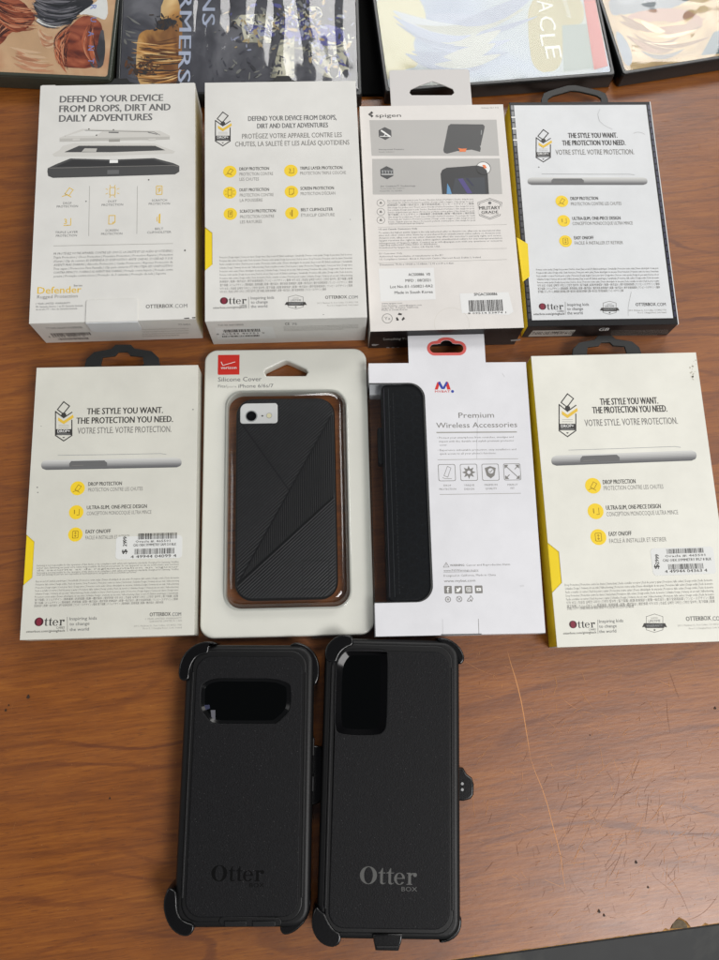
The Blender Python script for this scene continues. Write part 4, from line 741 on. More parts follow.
def smoothloop(pts,it=2):
    for _ in range(it):
        o=[]
        for i in range(len(pts)):
            a,b=pts[i],pts[(i+1)%len(pts)]; o+=[(a[0]*.75+b[0]*.25,a[1]*.75+b[1]*.25),(a[0]*.25+b[0]*.75,a[1]*.25+b[1]*.75)]
        pts=o
    return pts
M['rubber']=textured(mat('black_rubber',(8,8,9),.45,.35),60,.25,.2,800,.0002)
M['grain']=textured(mat('grained_black_polymer',(17,17,19),.55,.2),900,.45,.5,1300,.0004,spots=.6)
M['clipm']=textured(mat('glossy_holster_plastic',(9,9,10),.24,.5),60,.2,.15,600,.0002)
M['glassf']=mat('black_camera_glass',(3,4,4),.12,.35); M['logod']=mat('debossed_black',(9,9,9),.5,.08); M['logos']=mat('silver_foil',(78,78,76),.35,.5)
def build_phones():
    zA=Z(160,630,7.99); zB=Z(240,630,7.19); zC=Z(155,860,7.99); zD=Z(230,860,7.19)
    clipsA=[(smoothloop([zA(*p) for p in ((172,408),(150,380),(145,330),(160,250),(195,185),(250,135),(310,103),(370,90),(430,97),(455,112),(395,125),(388,190),(330,198),(285,225),(255,275),(238,330),(234,400))],1),.0225),
      (smoothloop([zB(*p) for p in ((355,110),(395,88),(450,98),(505,130),(550,185),(570,250),(572,320),(560,370),(530,410),(522,350),(525,270),(500,205),(455,160),(400,130))],1),.019),
      (smoothloop([zC(*p) for p in ((105,215),(78,280),(65,340),(70,420),(100,510),(150,575),(210,608),(260,612),(295,590),(318,545),(305,510),(250,495),(205,465),(180,400),(178,280),(160,240))],1),.0225),
      (smoothloop([zD(*p) for p in ((560,260),(585,290),(575,370),(545,440),(490,500),(430,535),(385,540),(360,510),(360,470),(430,465),(490,430),(525,385),(545,330))],1),.019)]
    cam=smoothloop([zA(*p) for p in ((330,470),(345,430),(400,400),(470,388))]+[zB(*p) for p in ((0,352),(250,352),(345,385),(362,410),(362,540),(345,590),(265,668),(240,672),(0,672))]+[zA(*p) for p in ((430,745),(390,715),(335,640),(328,600))],1)
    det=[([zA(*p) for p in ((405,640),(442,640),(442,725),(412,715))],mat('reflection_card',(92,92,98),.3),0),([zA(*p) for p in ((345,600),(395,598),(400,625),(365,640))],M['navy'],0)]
    build_phone('pA','black rugged phone case, left of the pair, with a wide camera opening and dark lettering',0,clipsA,(211,265,881.5),False,None,dict(outer=cam,k=(.92,.88),detail=det))
    # clip B
    zE=Z(315,630,8.459); zF=Z(400,630,5.05); zG=Z(305,850,4.229)
    clipsB=[(smoothloop([zE(*p) for p in ((95,260),(78,190),(100,130),(150,75),(210,42),(265,35),(310,55),(325,85),(322,130),(270,150),(225,185),(200,225),(185,270),(165,275))],1),.0225),
      (smoothloop([zF(*p) for p in ((195,35),(250,45),(300,80),(325,125),(325,160),(300,178),(292,150),(270,110),(235,75),(190,55))],1),.020),
      (smoothloop([zG(*p) for p in ((45,235),(27,290),(30,340),(55,385),(90,408),(125,412),(150,395),(155,355),(120,335),(100,300),(85,268),(70,260))],1),.0225),
      (smoothloop([zG(*p) for p in ((650,270),(664,290),(660,335),(640,370),(600,392),(560,392),(600,370),(630,345),(645,310))],1),.018)]
    camB=smoothloop([zE(*p) for p in ((190,270),(240,195),(285,172),(440,170),(590,175),(610,210),(608,500),(600,800),(585,850),(540,885),(350,888),(210,875),(175,840),(172,600),(180,400))],1)
    gl=mat('bright_glint',(205,205,200),.3)
    detB=[]
    e,T,w,h,r=build_phone('pB','taller black rugged phone case with an upright camera opening and silver lettering',0,clipsB,(359.7,418,884),True,None,dict(outer=camB,k=(.76,.88),detail=detB))
    # belt clip end seen on the right of B, bottom latch
    S=Surf(r,(0,0,.008)); q=[S.px(*zF(*p)) for p in ((250,690),(318,695),(335,725),(362,745),(372,780),(370,830),(355,852),(320,862),(250,862))]
    mb=MB(); plate(mb,q[::-1],[],.003,.010,M['clipm'],.0012,None,3); bc=mb.build('belt_clip',e,60)
    mb=MB(); S9=Surf(r,(0,0,.0101))
    for yy in (776,806): c=S9.px(*zF(314,yy)); plate(mb,circ(c,.0009,12),[],.010,.0106,M['silver'],.0002)
    mb.build('clip_pin',bc)
    S=Surf(r,(0,0,T)); q=[S.px(*zG(*p)) for p in ((288,355),(412,352),(408,385),(395,425),(298,423),(290,385))]
    mb=MB(); plate(mb,q[::-1],[],.004,T+.0012,M['clipm'],.0008,None,3); mb.build('port_cover',e,50)
    q=[S.px(*zG(*p)) for p in ((300,400),(394,400),(390,412),(303,412))]; mb=MB(); plate(mb,q[::-1],[],T+.001,T+.0016,M['rubber'],.0002); mb.build('port_cover_rib',e)
    return
def phoneA_extras():
    e=[o for o in col.objects if o.name.startswith('rugged_phone_case') and 'wide camera' in o.get('label','')][0]; r=BOX['pA']; T=r[5]; zD=Z(160,790,4.229)
    S=Surf(r,(0,0,T+.0002)); q=[S.px(*zD(*p)) for p in ((248,560),(256,538),(275,534),(500,538),(514,550),(512,570),(490,574),(270,578))]
    mb=MB(); plate(mb,q[::-1],[],T-.002,T+.0008,M['rubber'],.0004,None,2)
    for a,b in ((274,366),(392,488)):
        q=[S.px(*zD(*p)) for p in ((a,552),(b,552),(b,574),(a,576))]; plate(mb,q[::-1],[],T,T+.0016,M['plastic'],.0003,None,2)
    mb.build('port_cover',e,50)
    zC=Z(290,720,6); S=Surf(r,(0,0,.008)); q=[S.px(*zC(*p)) for p in ((100,150),(190,158),(200,180),(196,480),(170,500),(120,515),(100,515))]
    mb=MB(); plate(mb,q[::-1],[],.003,.009,M['clipm'],.001,None,3); mb.build('belt_clip',e,50)
    S=Surf(r,(0,0,T-.004)); mb=MB()
    for ya,yb in ((110,215),(340,430)):
        a=S.px(*zC(132,ya)); b=S.px(*zC(118,yb)); boxm(mb,r[3]/2-.0004,r[3]/2+.0007,b[1],a[1],.009,T-.005,M['plastic'])
    mb.build('side_button',e,bevel=.0003)
# ================================================================== dvd cases
def art_mat(name,cols,scale,seed,stretch=(1,1,1),rough=.5,rot=0,detail=4.,dist=.6):
    m=bpy.data.materials.new(name); m.use_nodes=True; b=bsdf(m); b.inputs['Roughness'].default_value=rough
    tc=N(m,'ShaderNodeTexCoord'); mp=N(m,'ShaderNodeMapping'); mp.inputs['Scale'].default_value=stretch; mp.inputs['Location'].default_value=(seed,seed*.7,0); mp.inputs['Rotation'].default_value=(0,0,rot); LK(m,tc.outputs['Object'],mp.inputs['Vector'])
    n=N(m,'ShaderNodeTexNoise',Scale=float(scale),Detail=detail,Distortion=dist); LK(m,mp.outputs['Vector'],n.inputs['Vector'])
    cr=N(m,'ShaderNodeValToRGB'); el=cr.color_ramp.elements
    while len(el)<len(cols): el.new(.5)
    for i,(p,c) in enumerate(cols): el[i].position=p; el[i].color=(*[lin(v)*1.1 for v in c],1)
    LK(m,n.outputs['Fac'],cr.inputs['Fac']); LK(m,cr.outputs['Color'],b.inputs['Base Color']); return m
def dvd(root,w,h,label,casem,build_art,wr,seed,fold=(1,1)):
    T=.014; e=empty('dvd_case',root,label,'dvd case','film cases along the back of the desk')
    mb=MB(); plate(mb,rrect(-w/2,-h/2,w/2,h/2,.002,4),[],.0,T-.0009,casem,.0012,None,3); cs=mb.build('case',e,50)
    mb=MB(); plate(mb,rrect(-w/2+.0003,-h/2+.0003,w/2-.0003,h/2-.0003,.002,4),[rrect(-w/2+.003,-h/2+.003,w/2-.003,h/2-.003,.002,4)],T-.002,T,casem,.0006,None,2); mb.build('case_rim',e,50)
    S=Surf(root,(0,0,T-.0008)); build_art(S,e,w,h)
    nx,ny=110,90; mb=MB(); vs=[]
    for j in range(ny+1):
        for i in range(nx+1):
            x=-w/2+.0028+(w-.0056)*i/nx; y=-h/2+.0028+(h-.0056)*j/ny
            edge=min(1,min(i,nx-i,j,ny-j)/5)
            p=Vector((x*fold[0]+seed,y*fold[1],seed)); nz=noise.noise(p)+.4*noise.noise(p*2.3); nz2=noise.noise(Vector((x*60+seed,y*60,3)))
            vs.append((x,y,T-.0003+edge*wr*(abs(nz)*1.0+nz2*.12)))
    mb.add(vs,[(j*(nx+1)+i,j*(nx+1)+i+1,(j+1)*(nx+1)+i+1,(j+1)*(nx+1)+i) for j in range(ny) for i in range(nx)],M['film3'] if 'ivory' in label else M['film']); mb.build('clear_sleeve',e,180)
    return e
def edge_root(pl,pr,w,h,z=.0135,right=False):
    a=at(*pl,z); b=at(*pr,z); an=math.atan2(b.y-a.y,b.x-a.x); c,s=math.cos(an),math.sin(an)
    if right: cx=b.x-c*w/2-s*h/2; cy=b.y-s*w/2+c*h/2
    else: cx=a.x+c*w/2-s*h/2; cy=a.y+s*w/2+c*h/2
    return (cx,cy,an)
def build_dvds():
    blk=textured(mat('dark_case_plastic',(24,26,26),.3,.5),50,.2); grn=textured(mat('smoky_case_plastic',(58,62,54),.2,.5),50,.2)
    CL=[1,1]
    def cl(q): return (max(-CL[0],min(CL[0],q[0])),max(-CL[1],min(CL[1],q[1])))
    def strands(mb,S,z,p0,p1,spread,n,pal,w,bend,seed,l):
        rd=random.Random(seed)
        for i in range(n):
            u=rd.uniform(-1,1); a=(p0[0]+rd.uniform(-.3,.3)*spread,p0[1]+u*spread); b=(p1[0]+rd.uniform(-.3,.3)*spread,p1[1]+u*spread*rd.uniform(.5,1.3)); bd=bend*rd.uniform(.4,1.4); dx,dy=b[0]-a[0],b[1]-a[1]
            t0=rd.uniform(0,.5); t1=min(1,t0+rd.uniform(.3,.7)); m=rd.choice(pal)
            pp=[S.px(*z(a[0]+dx*t-dy*bd*math.sin(math.pi*t),a[1]+dy*t+dx*bd*math.sin(math.pi*t))) for t in [t0+(t1-t0)*k/7 for k in range(8)]]
            if any(abs(q[0])>CL[0]-w or abs(q[1])>CL[1]-w for q in pp): continue
            ww=w*rd.uniform(.4,1.3); vs=[]
            for k,q in enumerate(pp):
                d=Vector(pp[min(k+1,7)])-Vector(pp[max(k-1,0)]); nn=Vector((-d.y,d.x)).normalized()*ww/2*(1-abs(2*k/7-1)**2*.9); vs+=[S.P(q[0]-nn.x,q[1]-nn.y,E1*(l+.004*i)),S.P(q[0]+nn.x,q[1]+nn.y,E1*(l+.004*i))]
            mb.add(vs,[(2*k,2*k+2,2*k+3,2*k+1) for k in range(7)],m)
    def shards(mb,S,z,c,rx,ry,n,pal,seed,l,size=14):
        rd=random.Random(seed)
        for i in range(n):
            x=c[0]+rd.gauss(0,.5)*rx; y=c[1]+rd.gauss(0,.5)*ry; a=rd.choice((.2,.9,1.7,2.6))+rd.gauss(0,.25); L=rd.uniform(.4,1.6)*size; W_=L*rd.uniform(.12,.5)
            pts=[(x+math.cos(a)*u*L-math.sin(a)*v*W_,y+math.sin(a)*u*L+math.cos(a)*v*W_) for u,v in ((-.5,-.4),(.2,-.5),(.5,.1),(.1,.5),(-.45,.3))]
            if any(abs(S.px(*z(*p))[0])>CL[0] or abs(S.px(*z(*p))[1])>CL[1] for p in pts): continue
            ppoly(mb,S,z,pts,rd.choice(pal),l+.004*i)
    def A(S,pts,m,mb,l):
        o=[]
        for x,y in smoothloop(pts,3 if len(pts)>4 else 0): o.append((x+.7*noise.noise(Vector((x*.35,y*.35,l))),y+.7*noise.noise(Vector((x*.35,y*.35,l+9)))))
        q=[]
        for t in o:
            t=cl(S.px(*t))
            if not q or math.hypot(t[0]-q[-1][0],t[1]-q[-1][1])>2e-5: q.append(t)
        ar=sum(q[i][0]*q[(i+1)%len(q)][1]-q[(i+1)%len(q)][0]*q[i][1] for i in range(len(q)))
        if ar<0: q.reverse()
        poly(mb,S,q,m,l)
    # 1 warm portrait-like cover, abstract
    def art1(S,e,w,h):
        CL[:]=[w/2-.003,h/2-.003]
        mb=MB(); sk=art_mat('warm_tan_print',[(.3,(196,160,122)),(.5,(214,178,140)),(.7,(186,120,84))],9,1.,dist=1.5)
        poly(mb,S,[(-w/2+.003,-h/2+.003),(w/2-.003,-h/2+.003),(w/2-.003,h/2-.003),(-w/2+.003,h/2-.003)],sk,1)
        rd=art_mat('auburn_print',[(.35,(96,34,22)),(.5,(150,70,42)),(.68,(186,104,70))],25,2.,(1,3,1),dist=2); dk=art_mat('slate_print',[(.35,(30,32,38)),(.55,(60,60,66)),(.75,(112,108,112))],30,3.)
        z=Z(0,0,5.99)
        A(S,[z(*p) for p in ((-60,-30),(120,-10),(180,60),(215,95),(200,140),(120,200),(60,190),(20,260),(-60,300))],rd,mb,2)
        A(S,[z(*p) for p in ((180,-20),(230,110),(300,140),(380,140),(420,160),(460,90),(520,70),(590,-20))],dk,mb,3)
        A(S,[z(*p) for p in ((215,108),(270,115),(385,145),(360,162),(300,165),(225,145))],M['white'],mb,4)
        A(S,[z(*p) for p in ((455,90),(560,30),(600,-20),(645,-20),(645,130),(590,105),(520,85))],M['white'],mb,4)
        A(S,[z(*p) for p in ((350,408),(345,330),(400,250),(380,190),(420,160),(500,85),(580,110),(620,160),(632,410))],rd,mb,3)
        A(S,[z(*p) for p in ((540,408),(540,340),(580,310),(600,180),(628,180),(632,410))],dk,mb,4)
        hair=[mat('strand_dark',(70,26,18),.5),mat('strand_auburn',(140,66,38),.5),mat('strand_copper',(182,98,62),.5),mat('strand_light',(206,140,104),.5)]
        strands(mb,S,z,(-40,40),(215,110),60,120,hair,.0011,.15,1,5); strands(mb,S,z,(-40,230),(130,110),70,60,hair,.0011,-.2,2,5); strands(mb,S,z,(430,180),(400,400),45,90,hair,.0010,.3,3,5); strands(mb,S,z,(560,130),(590,400),35,60,hair,.0010,.2,4,5)
        sk2=[mat('skin_shadow',(176,124,92),.5),mat('skin_warm',(200,146,112),.5),mat('skin_pale',(216,184,150),.5)]
        strands(mb,S,z,(60,330),(330,380),60,40,sk2,.0022,.1,5,3.5); strands(mb,S,z,(230,200),(340,240),40,26,sk2,.0020,.3,6,3.5)
        dk2=[mat('slate_dark',(26,28,34),.5),mat('slate_mid',(66,66,74),.5),mat('slate_light',(120,118,124),.5)]
        strands(mb,S,z,(190,40),(480,60),70,90,dk2,.0012,.15,7,5)
        mb.build('cover_art',e)
        mb=MB(); q=mat('pale_blue_ink',(120,140,200),.5)
        for s,yy in (('A',190),('N',275),('T',352)): a=S.px(*z(530,yy)); text(mb,S,s,a[0],a[1],.004,.0042,q,6,rot=R(-90),bold=.01)
        for s,yy in (('R',30),('U',105)): a=S.px(*z(545,yy)); text(mb,S,s,a[0],a[1],.004,.0042,q,6,rot=R(-90),bold=.01)
        mb.build('cover_title',e)
    r=edge_root((0,75.5),(111,80.5),.19,.135,right=True); 
    dvd(r,.19,.135,'dark framed film case with tan and auburn cover art, leftmost along the back edge',grn,art1,.0009,1.3,(20,30))
    # 2
    def art2(S,e,w,h):
        CL[:]=[w/2-.003,h/2-.003]
        mb=MB(); z=Z(105,0,5.99); x=lambda p:p
        dk=art_mat('gunmetal_print',[(.3,(44,44,52)),(.5,(74,74,82)),(.7,(112,112,118))],22,4.,dist=1); gd=art_mat('golden_dusk_print',[(.35,(120,72,30)),(.5,(190,140,74)),(.68,(236,206,150))],14,5.,(3,1,1),dist=1.)
        poly(mb,S,[(-w/2+.003,-h/2+.003),(w/2-.003,-h/2+.003),(w/2-.003,h/2-.003),(-w/2+.003,h/2-.003)],dk,1)
        A(S,[z(*p) for p in ((250,560),(185,470),(190,250),(215,180),(330,180),(340,-30),(468,-30),(455,560))],gd,mb,2)
        A(S,[z(*p) for p in ((165,420),(200,400),(310,410),(300,430),(330,445),(260,455),(180,440))],M['dkp2'],mb,3)
        A(S,[z(*p) for p in ((300,130),(360,110),(430,120),(430,150),(390,150),(370,180),(310,180))],M['dkp2'],mb,3)
        y=Z(200,0,4.229); pale=art_mat('pale_metal_print',[(.35,(130,128,110)),(.5,(196,192,170)),(.7,(226,222,206))],40,6.); bl=art_mat('blue_metal_print',[(.35,(54,54,110)),(.6,(96,96,160))],40,7.)
        for pts,m,l in (([(140,80),(180,60),(330,60),(340,110),(300,150),(180,130)],pale,3),([(190,95),(290,120),(320,145),(300,160),(200,120)],bl,4),([(175,115),(300,165),(300,185),(190,180)],pale,4),([(345,90),(410,20),(440,60),(520,80),(500,150),(420,180),(345,170)],bl,3),([(430,40),(500,20),(525,70),(490,90),(440,65)],pale,4),([(340,200),(540,195),(620,120),(620,330),(500,330),(500,220)],pale,3),([(300,330),(340,170),(400,160),(400,330)],pale,4),([(470,120),(540,100),(620,130),(600,200),(480,190)],bl,5),([(545,240),(570,215),(595,260),(580,330),(550,330)],M['dkp2'],6)): A(S,[y(*p) for p in pts],m,mb,l)
        mp_=[mat('metal_a',(190,188,170),.4),mat('metal_b',(120,120,116),.4),mat('metal_c',(64,64,74),.4),mat('metal_d',(84,84,150),.4),mat('metal_e',(150,154,176),.4),mat('metal_f',(36,36,44),.4),mat('metal_g',(170,150,110),.4)]
        shards(mb,S,y,(250,120),190,90,150,mp_,1,7,22); shards(mb,S,y,(440,80),150,90,170,mp_,2,7,24); shards(mb,S,y,(540,210),140,120,150,mp_,3,7,26); shards(mb,S,y,(300,270),260,80,90,mp_[1:3]+mp_[5:6],4,7,22)
        gp=[mat('dusk_a',(100,60,28),.5),mat('dusk_b',(190,134,70),.5),mat('dusk_c',(228,190,130),.5),mat('dusk_d',(60,44,34),.5)]
        strands(mb,S,z,(170,400),(460,400),150,120,gp,.0012,.05,8,4.2); shards(mb,S,z,(360,130),80,50,50,gp[3:]+mp_[5:6],5,5,26); shards(mb,S,z,(230,400),90,60,50,gp[:1]+gp[3:],6,5,30); strands(mb,S,z,(60,200),(200,260),200,60,mp_[1:3],.0014,.1,9,1.5)
        mb.build('cover_art',e)
        mb=MB(); q=mat('pale_steel_ink',(176,184,204),.4); a=S.px(181.5,-46); b=S.px(181.5,83); text(mb,S,'FORMERS',a[0],a[1],(a[1]-b[1]),.0088,q,8,rot=R(-90),bold=.03)
        a=S.px(204,-62); b=S.px(204,26); text(mb,S,'TRANS',a[0],a[1],(a[1]-b[1]),.0092,q,8,rot=R(-90),bold=.03); mb.build('cover_title',e)
    r=edge_root((115,95.5),(357,95.5),.178,.135)
    dvd(r,.178,.135,'film case with gold and gunmetal cover art and steel title letters turned sideways',blk,art2,.0016,2.7,(45,8))
    def art3(S,e,w,h):
        CL[:]=[w/2-.003,h/2-.003]
        mb=MB(); z=Z(350,0,4.79); z5=Z(480,0,5.136)
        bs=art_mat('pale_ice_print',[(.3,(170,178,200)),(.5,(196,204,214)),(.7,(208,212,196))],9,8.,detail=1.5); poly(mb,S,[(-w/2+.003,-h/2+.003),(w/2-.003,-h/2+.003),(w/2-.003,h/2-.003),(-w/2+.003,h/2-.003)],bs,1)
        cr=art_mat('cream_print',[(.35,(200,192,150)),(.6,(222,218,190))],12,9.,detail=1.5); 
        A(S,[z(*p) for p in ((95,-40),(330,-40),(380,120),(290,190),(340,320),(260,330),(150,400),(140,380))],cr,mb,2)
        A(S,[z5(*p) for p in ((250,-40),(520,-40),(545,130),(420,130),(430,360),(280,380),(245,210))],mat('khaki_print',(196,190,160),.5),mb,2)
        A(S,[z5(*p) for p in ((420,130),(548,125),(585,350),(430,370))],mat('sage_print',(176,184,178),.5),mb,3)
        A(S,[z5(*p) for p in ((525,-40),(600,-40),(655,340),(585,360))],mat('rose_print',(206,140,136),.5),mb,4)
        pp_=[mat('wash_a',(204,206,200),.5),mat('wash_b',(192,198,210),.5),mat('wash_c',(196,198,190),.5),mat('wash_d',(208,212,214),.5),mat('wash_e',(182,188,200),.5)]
        strands(mb,S,z5,(-560,200),(260,230),230,46,pp_,.011,.2,11,4.2); strands(mb,S,z,(120,330),(330,120),120,30,pp_,.006,-.3,12,4.6)
        mb.build('cover_art',e)
        mb=MB(); q=mat('ivory_ink',(240,238,220),.4)
        for s,x,y,sz in (('A',290,5,62),('C',298,88,75),('L',305,180,60),('E',330,240,65)):
            a=S.px(*z5(x,y)); b=S.px(*z5(x,y+sz)); c=S.px(*z5(x+85,y)); text(mb,S,s,a[0],a[1],a[1]-b[1],(c[0]-a[0])*.95,q,8,rot=R(-90))
        for s,x,y,sz in (('R',285,-85,65),('I',280,-125,18)): a=S.px(*z5(x,y)); b=S.px(*z5(x,y+sz)); c=S.px(*z5(x+85,y)); text(mb,S,s,a[0],a[1],a[1]-b[1],(c[0]-a[0])*.95,q,8,rot=R(-90))
        mb.build('cover_title',e); mb=MB(); a=S.px(*z5(412,-30)); b=S.px(*z5(425,100)); text(mb,S,'Disney',a[0],a[1],a[1]-b[1],.0042,q,8,rot=R(-84))
        mb.build('studio_mark',e)
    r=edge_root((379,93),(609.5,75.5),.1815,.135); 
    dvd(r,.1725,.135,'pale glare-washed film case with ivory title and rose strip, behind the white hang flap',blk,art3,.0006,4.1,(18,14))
    def art4(S,e,w,h):
        CL[:]=[w/2-.003,h/2-.003]
        mb=MB(); z=Z(590,0,5.574); bs=art_mat('tan_swirl_print',[(.3,(150,120,84)),(.5,(196,170,124)),(.7,(214,196,160))],12,11.,dist=2.5); poly(mb,S,[(-w/2+.003,-h/2+.003),(w/2-.003,-h/2+.003),(w/2-.003,h/2-.003),(-w/2+.003,h/2-.003)],bs,1)
        A(S,[z(*p) for p in ((100,-40),(620,-40),(520,20),(420,60),(180,80),(110,90))],art_mat('grey_blue_print',[(.4,(130,136,140)),(.6,(170,176,180))],20,12.),mb,2)
        A(S,[z(*p) for p in ((180,85),(400,40),(560,60),(640,110),(600,170),(450,110),(260,130))],mat('brown_pink_print',(176,138,116),.5),mb,3)
        A(S,[z(*p) for p in ((620,310),(690,180),(900,100),(900,300))],mat('teal_grey_print',(92,110,116),.5),mb,3)
        A(S,[z(*p) for p in ((130,160),(190,200),(235,300),(235,365),(190,370))],mat('grey_blue_flat_print',(130,140,150),.5),mb,4)
        tp=[mat('swirl_a',(150,118,84),.5),mat('swirl_b',(206,180,134),.5),mat('swirl_c',(224,208,176),.5),mat('swirl_d',(170,136,108),.5),mat('swirl_e',(126,122,118),.5)]
        strands(mb,S,z,(180,230),(640,250),190,60,tp,.006,.22,13,5)
        mb.build('cover_art',e)
    r=edge_root((622.5,75),(719,59.5),.19,.135); dvd(r,.19,.135,'film case with tan swirling cover art under crinkled film, rightmost along the back edge',blk,art4,.0013,6.2,(22,30))
    # black filler sheets added to stand in for the dark gaps between cases
    vb=textured(mat('matt_black_filler',(5,5,5),.9,.1),50,.3)
    for pl,pr,w,lab,ins in (((352,94.5),(385,94),.05,'added black filler sheet in the gap between the gold case and the pale case',.0),((600,78),(628,74.2),.04,'added black filler sheet in the gap between the pale case and the tan case',.0)):
        rr=edge_root(pl,pr,w,.13,z=.003); o=empty('gap_filler',rr,lab,'mat'); mb=MB(); plate(mb,rrect(-w/2,-.065,w/2,.065,.001,2),[],.0,.003,vb,.0004); mb.build('filler_sheet',o,40)
# ================================================================== desk and floor
def wood():
    m=bpy.data.materials.new('cherry_laminate'); m.use_nodes=True; b=bsdf(m)
    tc=N(m,'ShaderNodeTexCoord'); mp=N(m,'ShaderNodeMapping'); mp.inputs['Rotation'].default_value=(0,0,R(-7)); LK(m,tc.outputs['Object'],mp.inputs['Vector'])
    def noise_(scale,sc3,detail=4.,rough=.55,dist=0.,w=0):
        q=N(m,'ShaderNodeMapping'); q.inputs['Scale'].default_value=sc3; q.inputs['Location'].default_value=(w,w*1.3,0); LK(m,mp.outputs['Vector'],q.inputs['Vector'])
        n=N(m,'ShaderNodeTexNoise',Scale=scale,Detail=detail,Roughness=rough,Distortion=dist); LK(m,q.outputs['Vector'],n.inputs['Vector']); return n.outputs['Fac']
    def math_(op,a,bb,c=None):
        n=N(m,'ShaderNodeMath',operation=op)
        for i,v in enumerate((a,bb)):
            if isinstance(v,(int,float)): n.inputs[i].default_value=v
            else: LK(m,v,n.inputs[i])
        return n.outputs[0]
    big=noise_(1.,(3.2,9,1),2.,.5,.3,3.7)
    sx=N(m,'ShaderNodeSeparateXYZ'); LK(m,mp.outputs['Vector'],sx.inputs[0])
    ph=math_('ADD',math_('MULTIPLY',sx.outputs['Y'],330.),math_('MULTIPLY',big,60.))
    ph=math_('ADD',ph,math_('MULTIPLY',noise_(1.,(10,70,1),5.,.65),5.0))
    s=math_('SINE',ph,0); 
    r=N(m,'ShaderNodeMapRange',interpolation_type='SMOOTHSTEP'); r.inputs['From Min'].default_value=.70; r.inputs['From Max'].default_value=1.; LK(m,s,r.inputs['Value'])
    lines=math_('MULTIPLY',r.outputs['Result'],math_('POWER',math_('MULTIPLY',noise_(1.,(6,24,1),4.,.6,0,8),1.42),3.0))
    fine=noise_(1.,(30,700,1),4.,.7); mid=noise_(1.,(14,160,1),7.,.7,.3,5); mott=noise_(1.,(7,16,1),5.,.6,.5,2)
    cr=N(m,'ShaderNodeValToRGB'); el=cr.color_ramp.elements; el.new(.5)
    cols=[(.36,(118,61,9)),(.5,(154,86,19)),(.64,(180,109,31))]
    for i,(p,c) in enumerate(cols): el[i].position=p; el[i].color=(*[lin(v)*WB for v in c],1)
    tone=math_('ADD',math_('MULTIPLY',mid,.36),math_('ADD',math_('MULTIPLY',mott,.26),math_('MULTIPLY',fine,.38))); LK(m,tone,cr.inputs['Fac'])
    mx=N(m,'ShaderNodeMix',data_type='RGBA'); LK(m,math_('MULTIPLY',lines,1.0),mx.inputs['Factor']); LK(m,cr.outputs['Color'],mx.inputs['A']); mx.inputs['B'].default_value=(lin(114)*WB,lin(56)*WB,lin(12)*WB,1)
    # pores
    po=noise_(1.,(120,1300,1),2.,.5,0,1); pr=N(m,'ShaderNodeMapRange'); pr.inputs['From Min'].default_value=.60; pr.inputs['From Max'].default_value=.72; pr.inputs['To Max'].default_value=.6; LK(m,po,pr.inputs['Value'])
    mx2=N(m,'ShaderNodeMix',data_type='RGBA'); LK(m,pr.outputs['Result'],mx2.inputs['Factor']); LK(m,mx.outputs['Result'],mx2.inputs['A']); mx2.inputs['B'].default_value=(lin(92)*WB,lin(42)*WB,lin(14)*WB,1)
    LK(m,mx2.outputs['Result'],b.inputs['Base Color'])
    rg=N(m,'ShaderNodeMapRange'); rg.inputs['To Min'].default_value=.30; rg.inputs['To Max'].default_value=.52; LK(m,noise_(1.,(9,11,1),6.,.7,0,9),rg.inputs['Value']); LK(m,rg.outputs['Result'],b.inputs['Roughness'])
    bp=N(m,'ShaderNodeBump',Strength=.25,Distance=.0003); LK(m,noise_(1.,(160,500,1),3.),bp.inputs['Height']); LK(m,bp.outputs['Normal'],b.inputs['Normal'])
    b.inputs['Specular IOR Level'].default_value=.85
    return m
WB=.76
